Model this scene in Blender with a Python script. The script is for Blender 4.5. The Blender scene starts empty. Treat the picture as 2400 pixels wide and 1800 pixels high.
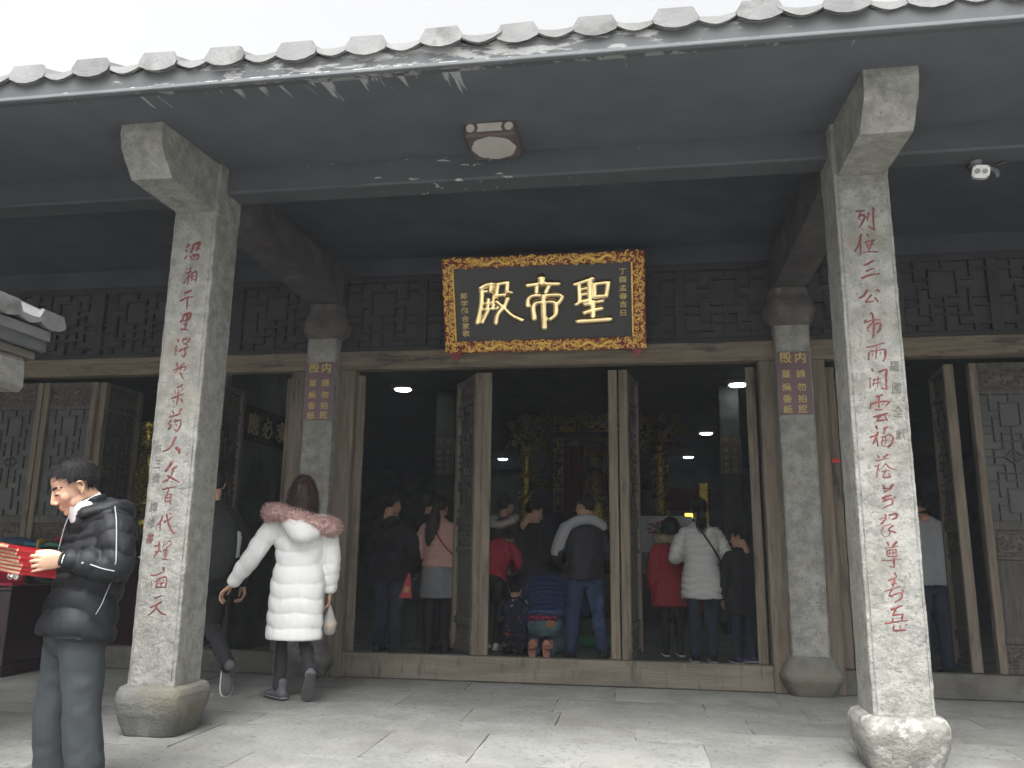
import bpy, bmesh, math, random
import numpy as np
from mathutils import Vector, Matrix, Euler
sc = bpy.context.scene
COL = sc.collection
R = math.radians
rnd = random.Random(7)

# ------------------------------------------------------------------ camera
YAW, PITCH, ROLL = 0.1555, 0.202, 0.0117
fw = Vector((-math.sin(YAW)*math.cos(PITCH), math.cos(YAW)*math.cos(PITCH), math.sin(PITCH)))
rt = Vector((math.cos(YAW), math.sin(YAW), 0.0)); up = rt.cross(fw)
rt2 = rt*math.cos(ROLL) + up*math.sin(ROLL); up2 = up*math.cos(ROLL) - rt*math.sin(ROLL)
cd = bpy.data.cameras.new('camera'); cam = bpy.data.objects.new('camera', cd); COL.objects.link(cam)
cam.matrix_world = Matrix(((rt2.x, up2.x, -fw.x, 0.0), (rt2.y, up2.y, -fw.y, 0.0), (rt2.z, up2.z, -fw.z, 1.1002), (0, 0, 0, 1)))
cd.sensor_width = 36.0; cd.lens = 1886.5/2400*36; cd.clip_start = 0.05; cd.clip_end = 2000
sc.camera = cam

# ------------------------------------------------------------------ overcast sky and soft sun
SUN_EL, SUN_AZ = R(62), R(188)
w = bpy.data.worlds.new('World'); sc.world = w; w.use_nodes = True
nt = w.node_tree; nt.nodes.clear()
o_ = nt.nodes.new('ShaderNodeOutputWorld'); bg = nt.nodes.new('ShaderNodeBackground')
sky = nt.nodes.new('ShaderNodeTexSky'); sky.sky_type = 'NISHITA'; sky.sun_disc = False
sky.sun_elevation = SUN_EL; sky.sun_rotation = SUN_AZ; sky.dust_density = 10.0; sky.air_density = 1.0; sky.ozone_density = 1.0
hs = nt.nodes.new('ShaderNodeHueSaturation'); hs.inputs['Saturation'].default_value = 0.06
nt.links.new(sky.outputs[0], hs.inputs['Color']); nt.links.new(hs.outputs[0], bg.inputs[0])
bg.inputs[1].default_value = 0.15
nt.links.new(bg.outputs[0], o_.inputs[0])
sd = bpy.data.lights.new('sun', 'SUN'); sd.energy = 1.0; sd.angle = R(40); sd.color = (1.0, 0.97, 0.93)
so = bpy.data.objects.new('sun', sd); COL.objects.link(so)
dirv = Vector((math.sin(SUN_AZ)*math.cos(SUN_EL), math.cos(SUN_AZ)*math.cos(SUN_EL), math.sin(SUN_EL)))
so.rotation_euler = dirv.to_track_quat('Z', 'Y').to_euler(); so.location = (0, -5, 12)
vs = sc.view_settings; vs.view_transform = 'Standard'; vs.look = 'None'; vs.gamma = 1.0; vs.use_curve_mapping = False
vs.exposure = 1.5
sc.render.engine = 'CYCLES'
cy = sc.cycles
cy.use_denoising = True; cy.max_bounces = 6; cy.diffuse_bounces = 4; cy.glossy_bounces = 3; cy.transparent_max_bounces = 12
cy.sample_clamp_indirect = 6.0; cy.caustics_reflective = False; cy.caustics_refractive = False
# ------------------------------------------------------------------ helpers: objects
def link(o, parent=None):
    COL.objects.link(o)
    if parent is not None: o.parent = parent
    return o
def empty(name, loc=(0,0,0), rz=0, parent=None):
    o = bpy.data.objects.new(name, None); o.location = loc; o.rotation_euler = (0,0,rz); o.empty_display_size = .1
    return link(o, parent)
def tag(o, label=None, cat=None, group=None, kind=None):
    for k, v in (('label',label),('category',cat),('group',group),('kind',kind)):
        if v: o[k] = v
    return o

class MB:
    """collects polygons into one mesh"""
    def __init__(s): s.v = []; s.f = []; s.m = []; s.mi = 0
    def add(s, V, F):
        b = len(s.v); s.v.extend([tuple(map(float,q)) for q in V]); s.f.extend([tuple(i+b for i in f) for f in F]); s.m.extend([s.mi]*len(F)); return s
    def box(s, x0, y0, z0, x1, y1, z1, bev=0.0):
        if bev <= 0:
            V = [(x,y,z) for z in (z0,z1) for y in (y0,y1) for x in (x0,x1)]
            return s.add(V, [(0,2,3,1),(4,5,7,6),(0,1,5,4),(2,6,7,3),(0,4,6,2),(1,3,7,5)])
        b = min(bev, (x1-x0)/2.1, (y1-y0)/2.1, (z1-z0)/2.1)
        bm = bmesh.new(); bmesh.ops.create_cube(bm, size=1)
        for v in bm.verts: v.co = Vector(((x0+x1)/2+v.co.x*(x1-x0), (y0+y1)/2+v.co.y*(y1-y0), (z0+z1)/2+v.co.z*(z1-z0)))
        bmesh.ops.bevel(bm, geom=bm.edges[:], offset=b, segments=1, affect='EDGES', profile=.5)
        bm.verts.index_update(); V=[v.co[:] for v in bm.verts]; F=[[v.index for v in f.verts] for f in bm.faces]; bm.free()
        return s.add(V, F)
    def prism(s, poly, axis, a, b):
        """extrude a 2d polygon along an axis: x -> (y,z), y -> (x,z), z -> (x,y)"""
        n = len(poly)
        def P(p, t): return (t,p[0],p[1]) if axis=='x' else ((p[0],t,p[1]) if axis=='y' else (p[0],p[1],t))
        V = [P(p,a) for p in poly]+[P(p,b) for p in poly]
        F = [tuple(range(n)), tuple(range(2*n-1,n-1,-1))]+[(i,(i+1)%n,n+(i+1)%n,n+i) for i in range(n)]
        return s.add(V, F)
    def lathe(s, prof, seg=16, c=(0,0), sq=None):
        """profile [(r,z)] about z through c; sq: superellipse exponent (None = round)"""
        V=[]; n=len(prof)
        for (r,z) in prof:
            for k in range(seg):
                a=2*math.pi*(k+.5)/seg; ca,sa=math.cos(a),math.sin(a)
                if sq: ca=math.copysign(abs(ca)**(2/sq),ca); sa=math.copysign(abs(sa)**(2/sq),sa)
                V.append((c[0]+r*ca,c[1]+r*sa,z))
        F=[(i*seg+k,i*seg+(k+1)%seg,(i+1)*seg+(k+1)%seg,(i+1)*seg+k) for i in range(n-1) for k in range(seg)]
        F.append(tuple(range(seg-1,-1,-1))); F.append(tuple((n-1)*seg+k for k in range(seg)))
        return s.add(V,F)
    def tube(s, pts, rad, n=10, m=None, ref=(1,0,0), quilt=None, e=2.0, cap=True):
        V,F = tube_data(pts,rad,n,m,ref,quilt,e,cap); return s.add(V,F)
    def ball(s, c, r, nu=14, nv=9, rot=None):
        if not hasattr(r,'__len__'): r=(r,r,r)
        V=[]; 
        for j in range(nv+1):
            t=math.pi*j/nv
            for i in range(nu):
                a=2*math.pi*i/nu; p=Vector((r[0]*math.sin(t)*math.cos(a),r[1]*math.sin(t)*math.sin(a),r[2]*math.cos(t)))
                if rot is not None: p=rot@p
                V.append((c[0]+p.x,c[1]+p.y,c[2]+p.z))
        F=[(j*nu+i,(j+1)*nu+i,(j+1)*nu+(i+1)%nu,j*nu+(i+1)%nu) for j in range(nv) for i in range(nu)]
        return s.add(V,F)
    def xform(s, M, start=0):
        for i in range(start,len(s.v)): s.v[i]=tuple(M@Vector(s.v[i]))
        return s
    def mesh(s, name='m', smooth=False, fix=True):
        me = bpy.data.meshes.new(name); me.from_pydata(s.v,[],s.f)
        if any(s.m): me.polygons.foreach_set('material_index', s.m)
        if fix:
            bm=bmesh.new(); bm.from_mesh(me); bmesh.ops.recalc_face_normals(bm,faces=bm.faces); bm.to_mesh(me); bm.free()
        if smooth: me.polygons.foreach_set('use_smooth',[True]*len(me.polygons))
        me.update(); return me
    def build(s, name, mat, parent=None, smooth=False, loc=None, fix=True):
        return obj(name, s.mesh(name,smooth,fix), mat, parent, loc)
def obj(name, me, mat=None, parent=None, loc=None):
    if mat is not None:
        for q in (mat if isinstance(mat,(list,tuple)) else [mat]): me.materials.append(q)
    o = bpy.data.objects.new(name, me)
    if loc is not None: o.location = loc
    return link(o, parent)

def catmull(P, n):
    P=np.asarray(P,float); k=len(P)
    if k==2: t=np.linspace(0,1,n)[:,None]; return P[0]*(1-t)+P[1]*t
    Q=np.vstack([2*P[0]-P[1],P,2*P[-1]-P[-2]])
    out=[]
    for t in np.linspace(0,k-1-1e-9,n):
        i=int(t); u=t-i; a,b,c,d=Q[i],Q[i+1],Q[i+2],Q[i+3]
        out.append(.5*((2*b)+(-a+c)*u+(2*a-5*b+4*c-d)*u*u+(-a+3*b-3*c+d)*u**3))
    return np.array(out)
def tube_data(pts, rad, n=10, m=None, ref=(1,0,0), quilt=None, e=2.0, cap=True):
    P=np.asarray(pts,float); k=len(P)
    Rr=np.array([(r,r) if not hasattr(r,'__len__') else tuple(r) for r in rad],float)
    if len(Rr)!=k: Rr=catmull(Rr,k)
    if m is None: m=max(2,(k-1)*4+1) if k>2 else 2
    if m!=k or k>2: X=catmull(P,m); RR=np.maximum(catmull(Rr,m),.0008)
    else: X,RR=P,Rr
    T=np.gradient(X,axis=0); T/= (np.linalg.norm(T,axis=1)[:,None]+1e-12)
    s=np.concatenate([[0],np.cumsum(np.linalg.norm(np.diff(X,axis=0),axis=1))])
    ref=np.asarray(ref,float); rows=[]; rads=[]
    if quilt:
        per,amp=quilt[:2]; ph=quilt[2] if len(quilt)>2 else 0
        RR=RR+(amp*(np.abs(np.sin(math.pi*(s+ph)/per))**.55-.65))[:,None]
    A=[]
    for i in range(m):
        a=ref-T[i]*(ref@T[i])
        if np.linalg.norm(a)<1e-3:
            alt=np.array((0,1.,0)); a=alt-T[i]*(alt@T[i])
        a/=np.linalg.norm(a); A.append(a)
        if i: 
            # keep frames continuous
            if A[-1]@A[-2]<0: A[-1]=-A[-1]
    A=np.array(A); Bv=np.cross(T,A)
    th=2*np.pi*np.arange(n)/n; c,si=np.cos(th),np.sin(th)
    if e!=2: c=np.sign(c)*np.abs(c)**(2/e); si=np.sign(si)*np.abs(si)**(2/e)
    ringX=[];
    def ring(x,a,b,rx,ry): return x+np.outer(c*rx,a)+np.outer(si*ry,b)
    L=[]
    if cap:
        r0=RR[0].mean(); L+= [ring(X[0]-T[0]*r0*.55*f,A[0],Bv[0],RR[0][0]*g,RR[0][1]*g) for f,g in((1,.15),(.75,.65))]
    L+=[ring(X[i],A[i],Bv[i],RR[i][0],RR[i][1]) for i in range(m)]
    if cap:
        r1=RR[-1].mean(); L+=[ring(X[-1]+T[-1]*r1*.55*f,A[-1],Bv[-1],RR[-1][0]*g,RR[-1][1]*g) for f,g in((.75,.65),(1,.15))]
    V=np.vstack(L); q=len(L)
    F=[(i*n+k2,i*n+(k2+1)%n,(i+1)*n+(k2+1)%n,(i+1)*n+k2) for i in range(q-1) for k2 in range(n)]
    F+=[tuple(range(n-1,-1,-1)),tuple((q-1)*n+k2 for k2 in range(n))]
    return V,F

def vnoise(P, seed=0):
    """vectorised value noise in -1..1"""
    P=np.asarray(P,float); I=np.floor(P).astype(np.int64); f=P-I; f=f*f*(3-2*f)
    def h(ix,iy,iz):
        n=(ix*374761393+iy*668265263+iz*2147483647+seed*974711)&0xffffffff
        n=((n^(n>>13))*1274126177)&0xffffffff; n=(n^(n>>16))&0xffff
        return n/32767.5-1
    r=0
    for dx in(0,1):
        for dy in(0,1):
            for dz in(0,1):
                wgt=(f[:,0] if dx else 1-f[:,0])*(f[:,1] if dy else 1-f[:,1])*(f[:,2] if dz else 1-f[:,2])
                r=r+wgt*h(I[:,0]+dx,I[:,1]+dy,I[:,2]+dz)
    return r
def co_of(me):
    a=np.empty(len(me.vertices)*3); me.vertices.foreach_get('co',a); return a.reshape(-1,3)
def no_of(me):
    a=np.empty(len(me.vertices)*3); me.vertex_normals.foreach_get('vector',a); return a.reshape(-1,3)
def displace(me, terms, seed=0):
    """terms: [(amplitude, scale or (sx,sy,sz))] of noise along the normal"""
    c=co_of(me); n=no_of(me); d=0
    for k,(amp,s) in enumerate(terms):
        d=d+amp*vnoise(c*np.asarray(s,float)+17.3*k,seed+k)
    c=c+n*np.asarray(d)[:,None]; me.vertices.foreach_set('co',c.ravel()); me.update()
def remesh(mb, voxel, smooth=3, fac=.5):
    me=mb.mesh('tmp'); o=bpy.data.objects.new('tmp',me); COL.objects.link(o)
    md=o.modifiers.new('r','REMESH'); md.mode='VOXEL'; md.voxel_size=voxel; md.adaptivity=0; md.use_smooth_shade=True
    if smooth:
        ms=o.modifiers.new('s','SMOOTH'); ms.iterations=smooth; ms.factor=fac
    dg=bpy.context.evaluated_depsgraph_get(); dg.update()
    out=bpy.data.meshes.new_from_object(o.evaluated_get(dg))
    bpy.data.objects.remove(o); bpy.data.meshes.remove(me)
    out.polygons.foreach_set('use_smooth',[True]*len(out.polygons)); return out
def join_meshes(parts):
    """[(mesh, material index)] -> one mesh"""
    V=[];F=[];MI=[];SM=[]
    for me,mi in parts:
        b=len(V); V.extend(map(tuple,co_of(me)))
        for p in me.polygons: F.append(tuple(i+b for i in p.vertices)); MI.append(mi); SM.append(p.use_smooth)
    out=bpy.data.meshes.new('j'); out.from_pydata(V,[],F); out.polygons.foreach_set('material_index',MI); out.polygons.foreach_set('use_smooth',SM); out.update(); return out

_fontc={}
def glyph(ch, depth=.01, bold=.0, bevel=0.0):
    key=(ch,depth,bold,bevel)
    if key in _fontc: return _fontc[key]
    c=bpy.data.curves.new('t','FONT'); c.body=ch; c.extrude=depth; c.offset=bold; c.bevel_depth=bevel; c.align_x='CENTER'; c.align_y='CENTER'; c.resolution_u=2
    o=bpy.data.objects.new('t',c); COL.objects.link(o); dg=bpy.context.evaluated_depsgraph_get(); dg.update()
    me=bpy.data.meshes.new_from_object(o.evaluated_get(dg)); bpy.data.objects.remove(o); bpy.data.curves.remove(c)
    V=co_of(me); mid=(V.max(0)+V.min(0))/2; V=V-np.array((mid[0],mid[1],0)); me.vertices.foreach_set('co',V.ravel()); me.update()
    _fontc[key]=me; return me
def text_on(name, ch, parent, mat, x, y, z, size, depth=.1, bold=.0, sx=1.0, shear=0.0):
    """one upright glyph facing -y, centred on x,z, its front standing proud of y"""
    src=glyph(ch,depth,bold); V=co_of(src).copy()
    X=V[:,0]*sx+V[:,1]*shear; Z=V[:,1]; Y=-V[:,2]
    me=src.copy(); me.vertices.foreach_set('co',(np.stack([X,Y,Z],1)*size).ravel()); me.update()
    me.materials.clear(); return obj(name, me, mat, parent, (x,y,z))
def strokes(mb, data, y, kx=1.0, depth=.35, n=8):
    """brush strokes [(radius,[(x,z)...])] as flattened tubes on the plane y"""
    for (r,pts) in data:
        P=[(p[0]*kx,y,p[1]) for p in pts]; k=len(P)
        rr=[r*(.85+.3*abs(math.sin(3.1*i+r*900))) for i in range(k)]; rr[-1]*=.7
        mb.tube(P,[(a,a*depth) for a in rr],n=n,m=max(3,(k-1)*4+1),ref=(.31,0,.95))
    return mb
# ------------------------------------------------------------------ materials
def _c(c): return (c[0],c[1],c[2],1)
def M(name, col, rough=.7, metal=0.0, var=.18, scale=5, stretch=(1,1,1), col2=None, bump=.0, bscale=60, bstretch=None, spec=.4,
      spots=None, sheen=0.0, emit=None, coat=0.0, ramp=(.35,.65), orand=0.0):
    """noise-varied principled surface; spots = [(colour, noise scale, low, high)] lays stains or wear over it"""
    m=bpy.data.materials.new(name); m.use_nodes=True; t=m.node_tree; N=t.nodes; L=t.links
    b=N['Principled BSDF']; b.inputs['Roughness'].default_value=rough; b.inputs['Metallic'].default_value=metal
    b.inputs['Specular IOR Level'].default_value=spec
    if coat: b.inputs['Coat Weight'].default_value=coat; b.inputs['Coat Roughness'].default_value=.08
    if sheen: b.inputs['Sheen Weight'].default_value=sheen; b.inputs['Sheen Roughness'].default_value=.5
    tc=N.new('ShaderNodeTexCoord'); oi=N.new('ShaderNodeObjectInfo')
    mu=N.new('ShaderNodeMath'); mu.operation='MULTIPLY'; mu.inputs[1].default_value=41.0; L.new(oi.outputs['Random'],mu.inputs[0])
    ad=N.new('ShaderNodeVectorMath'); ad.operation='ADD'; L.new(tc.outputs['Object'],ad.inputs[0]); L.new(mu.outputs[0],ad.inputs[1])
    def noise(sc_,st=(1,1,1),det=6,rg=.55,dist=0.0):
        mp=N.new('ShaderNodeMapping'); mp.inputs['Scale'].default_value=st; L.new(ad.outputs[0],mp.inputs[0])
        n=N.new('ShaderNodeTexNoise'); n.inputs['Scale'].default_value=sc_; n.inputs['Detail'].default_value=det; n.inputs['Roughness'].default_value=rg; n.inputs['Distortion'].default_value=dist
        L.new(mp.outputs[0],n.inputs['Vector']); return n
    lo=tuple(max(0,c*(1-var)) for c in col); hi=tuple(min(1,c*(1+var)) for c in col) if col2 is None else col2
    r=N.new('ShaderNodeValToRGB'); r.color_ramp.elements[0].position=ramp[0]; r.color_ramp.elements[1].position=ramp[1]
    r.color_ramp.elements[0].color=_c(lo); r.color_ramp.elements[1].color=_c(hi)
    L.new(noise(scale,stretch).outputs['Fac'],r.inputs[0]); out=r.outputs[0]
    for sp in (spots or []):
        sc_=sp[1]; st=(1,1,1)
        if hasattr(sc_,'__len__'): st=sc_[1:]; sc_=sc_[0]
        rr=N.new('ShaderNodeValToRGB'); rr.color_ramp.elements[0].position=sp[2]; rr.color_ramp.elements[1].position=sp[3]
        L.new(noise(sc_,st,8,.65).outputs['Fac'],rr.inputs[0])
        mx=N.new('ShaderNodeMixRGB'); L.new(rr.outputs[0],mx.inputs[0]); L.new(out,mx.inputs[1]); mx.inputs[2].default_value=_c(sp[0]); out=mx.outputs[0]
    if orand:
        hv=N.new('ShaderNodeHueSaturation'); mr_=N.new('ShaderNodeMapRange'); mr_.inputs['To Min'].default_value=1-orand; mr_.inputs['To Max'].default_value=1+orand
        L.new(oi.outputs['Random'],mr_.inputs[0]); L.new(mr_.outputs[0],hv.inputs['Value']); L.new(out,hv.inputs['Color']); out=hv.outputs[0]
    L.new(out,b.inputs['Base Color'])
    if bump:
        bn=N.new('ShaderNodeBump'); bn.inputs['Strength'].default_value=min(1,bump); bn.inputs['Distance'].default_value=.016
        L.new(noise(bscale,bstretch or stretch,8,.6).outputs['Fac'],bn.inputs['Height']); L.new(bn.outputs[0],b.inputs['Normal'])
    if emit: b.inputs['Emission Color'].default_value=_c(emit[0]); b.inputs['Emission Strength'].default_value=emit[1]
    return m
W={}
GR=(.235,.233,.215)
W['granite']=M('granite',GR,.9,var=.25,scale=11,bump=1.0,bscale=30,spots=[((.135,.133,.122),42,.55,.68),((.32,.318,.297),48,.57,.70),((.11,.108,.10),75,.60,.70),((.185,.175,.14),2.2,.52,.78),((.29,.29,.275),3.1,.55,.75),((.13,.125,.11),5,.62,.74)])
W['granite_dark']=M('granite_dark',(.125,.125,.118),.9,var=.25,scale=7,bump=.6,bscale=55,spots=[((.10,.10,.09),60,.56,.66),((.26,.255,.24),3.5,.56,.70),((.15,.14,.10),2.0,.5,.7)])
W['granite_peel']=M('granite_peel',(.20,.197,.178),.9,var=.25,scale=8,bump=.7,bscale=45,spots=[((.34,.335,.315),12,.53,.60),((.14,.135,.12),40,.58,.66),((.30,.26,.17),2.5,.55,.7)])
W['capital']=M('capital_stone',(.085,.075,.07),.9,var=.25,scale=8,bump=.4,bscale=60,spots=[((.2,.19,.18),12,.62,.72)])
W['paving']=M('paving_stone',(.190,.192,.182),.88,orand=.13,var=.16,scale=3.2,bump=.6,bscale=38,spots=[((.115,.112,.10),30,.54,.66),((.225,.225,.208),1.4,.5,.72),((.10,.097,.088),80,.60,.68),((.13,.122,.10),.9,.55,.75)])
W['joint']=M('joint_dirt',(.085,.082,.074),.95,bump=.3,bscale=90)
W['ground']=M('courtyard_stone',(.30,.30,.285),.9,scale=.8,bump=.3,bscale=20)
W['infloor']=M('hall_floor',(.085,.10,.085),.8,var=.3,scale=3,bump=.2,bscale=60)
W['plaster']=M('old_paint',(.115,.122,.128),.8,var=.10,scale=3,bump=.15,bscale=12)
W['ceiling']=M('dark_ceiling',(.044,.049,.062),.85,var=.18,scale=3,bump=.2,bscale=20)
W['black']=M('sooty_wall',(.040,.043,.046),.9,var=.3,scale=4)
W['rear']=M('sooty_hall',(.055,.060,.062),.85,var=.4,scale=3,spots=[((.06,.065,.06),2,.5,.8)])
W['wood']=M('weathered_wood',(.135,.112,.084),.8,var=.28,scale=4,stretch=(9,9,.6),bump=.5,bscale=16,bstretch=(9,9,.5),spots=[((.04,.034,.03),(3,3,3,.7),.55,.70),((.135,.12,.098),(4,4,4,.5),.56,.72)])
W['woodx']=M('weathered_beam',(.145,.117,.083),.8,var=.28,scale=4,stretch=(.6,9,9),bump=.5,bscale=16,bstretch=(.5,9,9),spots=[((.055,.045,.04),(3,.6,3,3),.54,.64),((.15,.125,.09),(4,.5,4,4),.56,.72)])
W['sill']=M('threshold_wood',(.138,.123,.097),.85,var=.2,scale=3,stretch=(.6,6,4),bump=.5,bscale=18,spots=[((.07,.062,.05),(5,3,3,.6),.54,.68),((.17,.16,.14),(7,3,3,.5),.60,.72)])
W['stonesill']=M('threshold_stone',(.095,.092,.08),.9,var=.25,scale=4,bump=.5,bscale=40,spots=[((.07,.065,.055),3,.5,.65)])
W['dwood']=M('dark_door_wood',(.058,.053,.046),.75,var=.3,scale=5,stretch=(7,7,.6),bump=.5,bscale=18,bstretch=(7,7,.5),spots=[((.10,.09,.077),(4,4,4,.6),.55,.7)])
W['carve']=M('carved_panel',(.07,.063,.054),.8,var=.4,scale=22,bump=1.0,bscale=26,spots=[((.04,.036,.03),24,.52,.6)])
W['paper']=M('window_backing',(.045,.052,.05),.55,var=.25,scale=4,spots=[((.13,.12,.06),3,.62,.7)])
W['tblack']=M('transom_wood',(.026,.026,.028),.8,var=.25,scale=5,bump=.3)
W['tback']=M('transom_backing',(.034,.035,.038),.8,var=.15,scale=5)
W['tile']=M('roof_tile',(.165,.168,.168),.8,orand=.18,var=.13,scale=6,bump=.3,bscale=70,spots=[((.09,.095,.088),5,.56,.7)])
W['dripm']=M('drip_tile',(.185,.19,.187),.75,orand=.15,var=.12,scale=6,bump=.25,bscale=70,spots=[((.13,.137,.125),5,.56,.7)])
W['red']=M('couplet_red',(.145,.046,.043),.85,var=.35,scale=30,bump=.3,bscale=120,spots=[((.16,.10,.09),60,.58,.68)])
W['inscr']=M('inscription_grey',(.12,.115,.105),.9,var=.3,scale=60)
W['gold']=M('gilding',(.86,.68,.36),.2,1.0,var=.15,scale=9,bump=.05,bscale=60)
W['gold2']=M('carved_gilding',(.80,.50,.12),.45,.35,var=.3,scale=40,bump=.2,bscale=140)
W['goldp']=M('gold_paint',(.46,.35,.11),.5,.1,var=.15,scale=40)
W['altgold']=M('altar_gilding',(.34,.26,.05),.3,.9,var=.7,scale=30,bump=.3,bscale=80)
W['dimgold']=M('dull_gilding',(.16,.12,.045),.5,.6,var=.5,scale=30,bump=.5,bscale=60)
W['lacq']=M('black_lacquer',(.016,.015,.016),.14,var=.1,scale=2,spec=.28)
W['redlac']=M('red_lacquer',(.17,.012,.016),.45,var=.2,scale=12); W['redgold']=M('red_and_gilt_ground',(.17,.014,.016),.5,var=.25,scale=12,spots=[((.50,.30,.06),38,.545,.575)],bump=.8,bscale=40)
W['sign']=M('sign_plate',(.105,.055,.062),.34,var=.10,scale=3,spec=.5)
W['signd']=M('sign_rule',(.09,.06,.065),.4)
W['maroon']=M('maroon_counter',(.020,.007,.010),.38,var=.2,scale=3)
W['whitem']=M('white_enamel',(.74,.75,.74),.35,var=.04)
W['greym']=M('grey_metal',(.20,.20,.21),.45,.3,var=.1)
W['lens']=M('camera_lens',(.22,.22,.22),.1,var=.05,spec=.7)
W['lampbrown']=M('lamp_frame',(.085,.062,.060),.6,var=.15)
W['lampshade']=M('lamp_acrylic',(.40,.385,.355),.5,var=.06,scale=5)
W['lit']=M('lit_lamp',(.9,.95,.92),.5,emit=((.92,1.0,.96),9.0))
W['lity']=M('lit_yellow_sign',(.9,.7,.1),.5,emit=((1.0,.72,.05),2.2))
W['shadedstone']=M('shaded_column_stone',(.034,.036,.035),.9,var=.25,scale=7,bump=.4,bscale=50)  # darker copy of the column stone, the hall's gloom put into its colour
W['signshade']=M('shaded_sign_plate',(.035,.024,.026),.5); W['goldshade']=M('shaded_gold_paint',(.16,.125,.04),.6)  # inner signs: plate and gold darkened, the hall's shade put into the colour
W['cable']=M('black_cable',(.03,.03,.03),.6)
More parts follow.
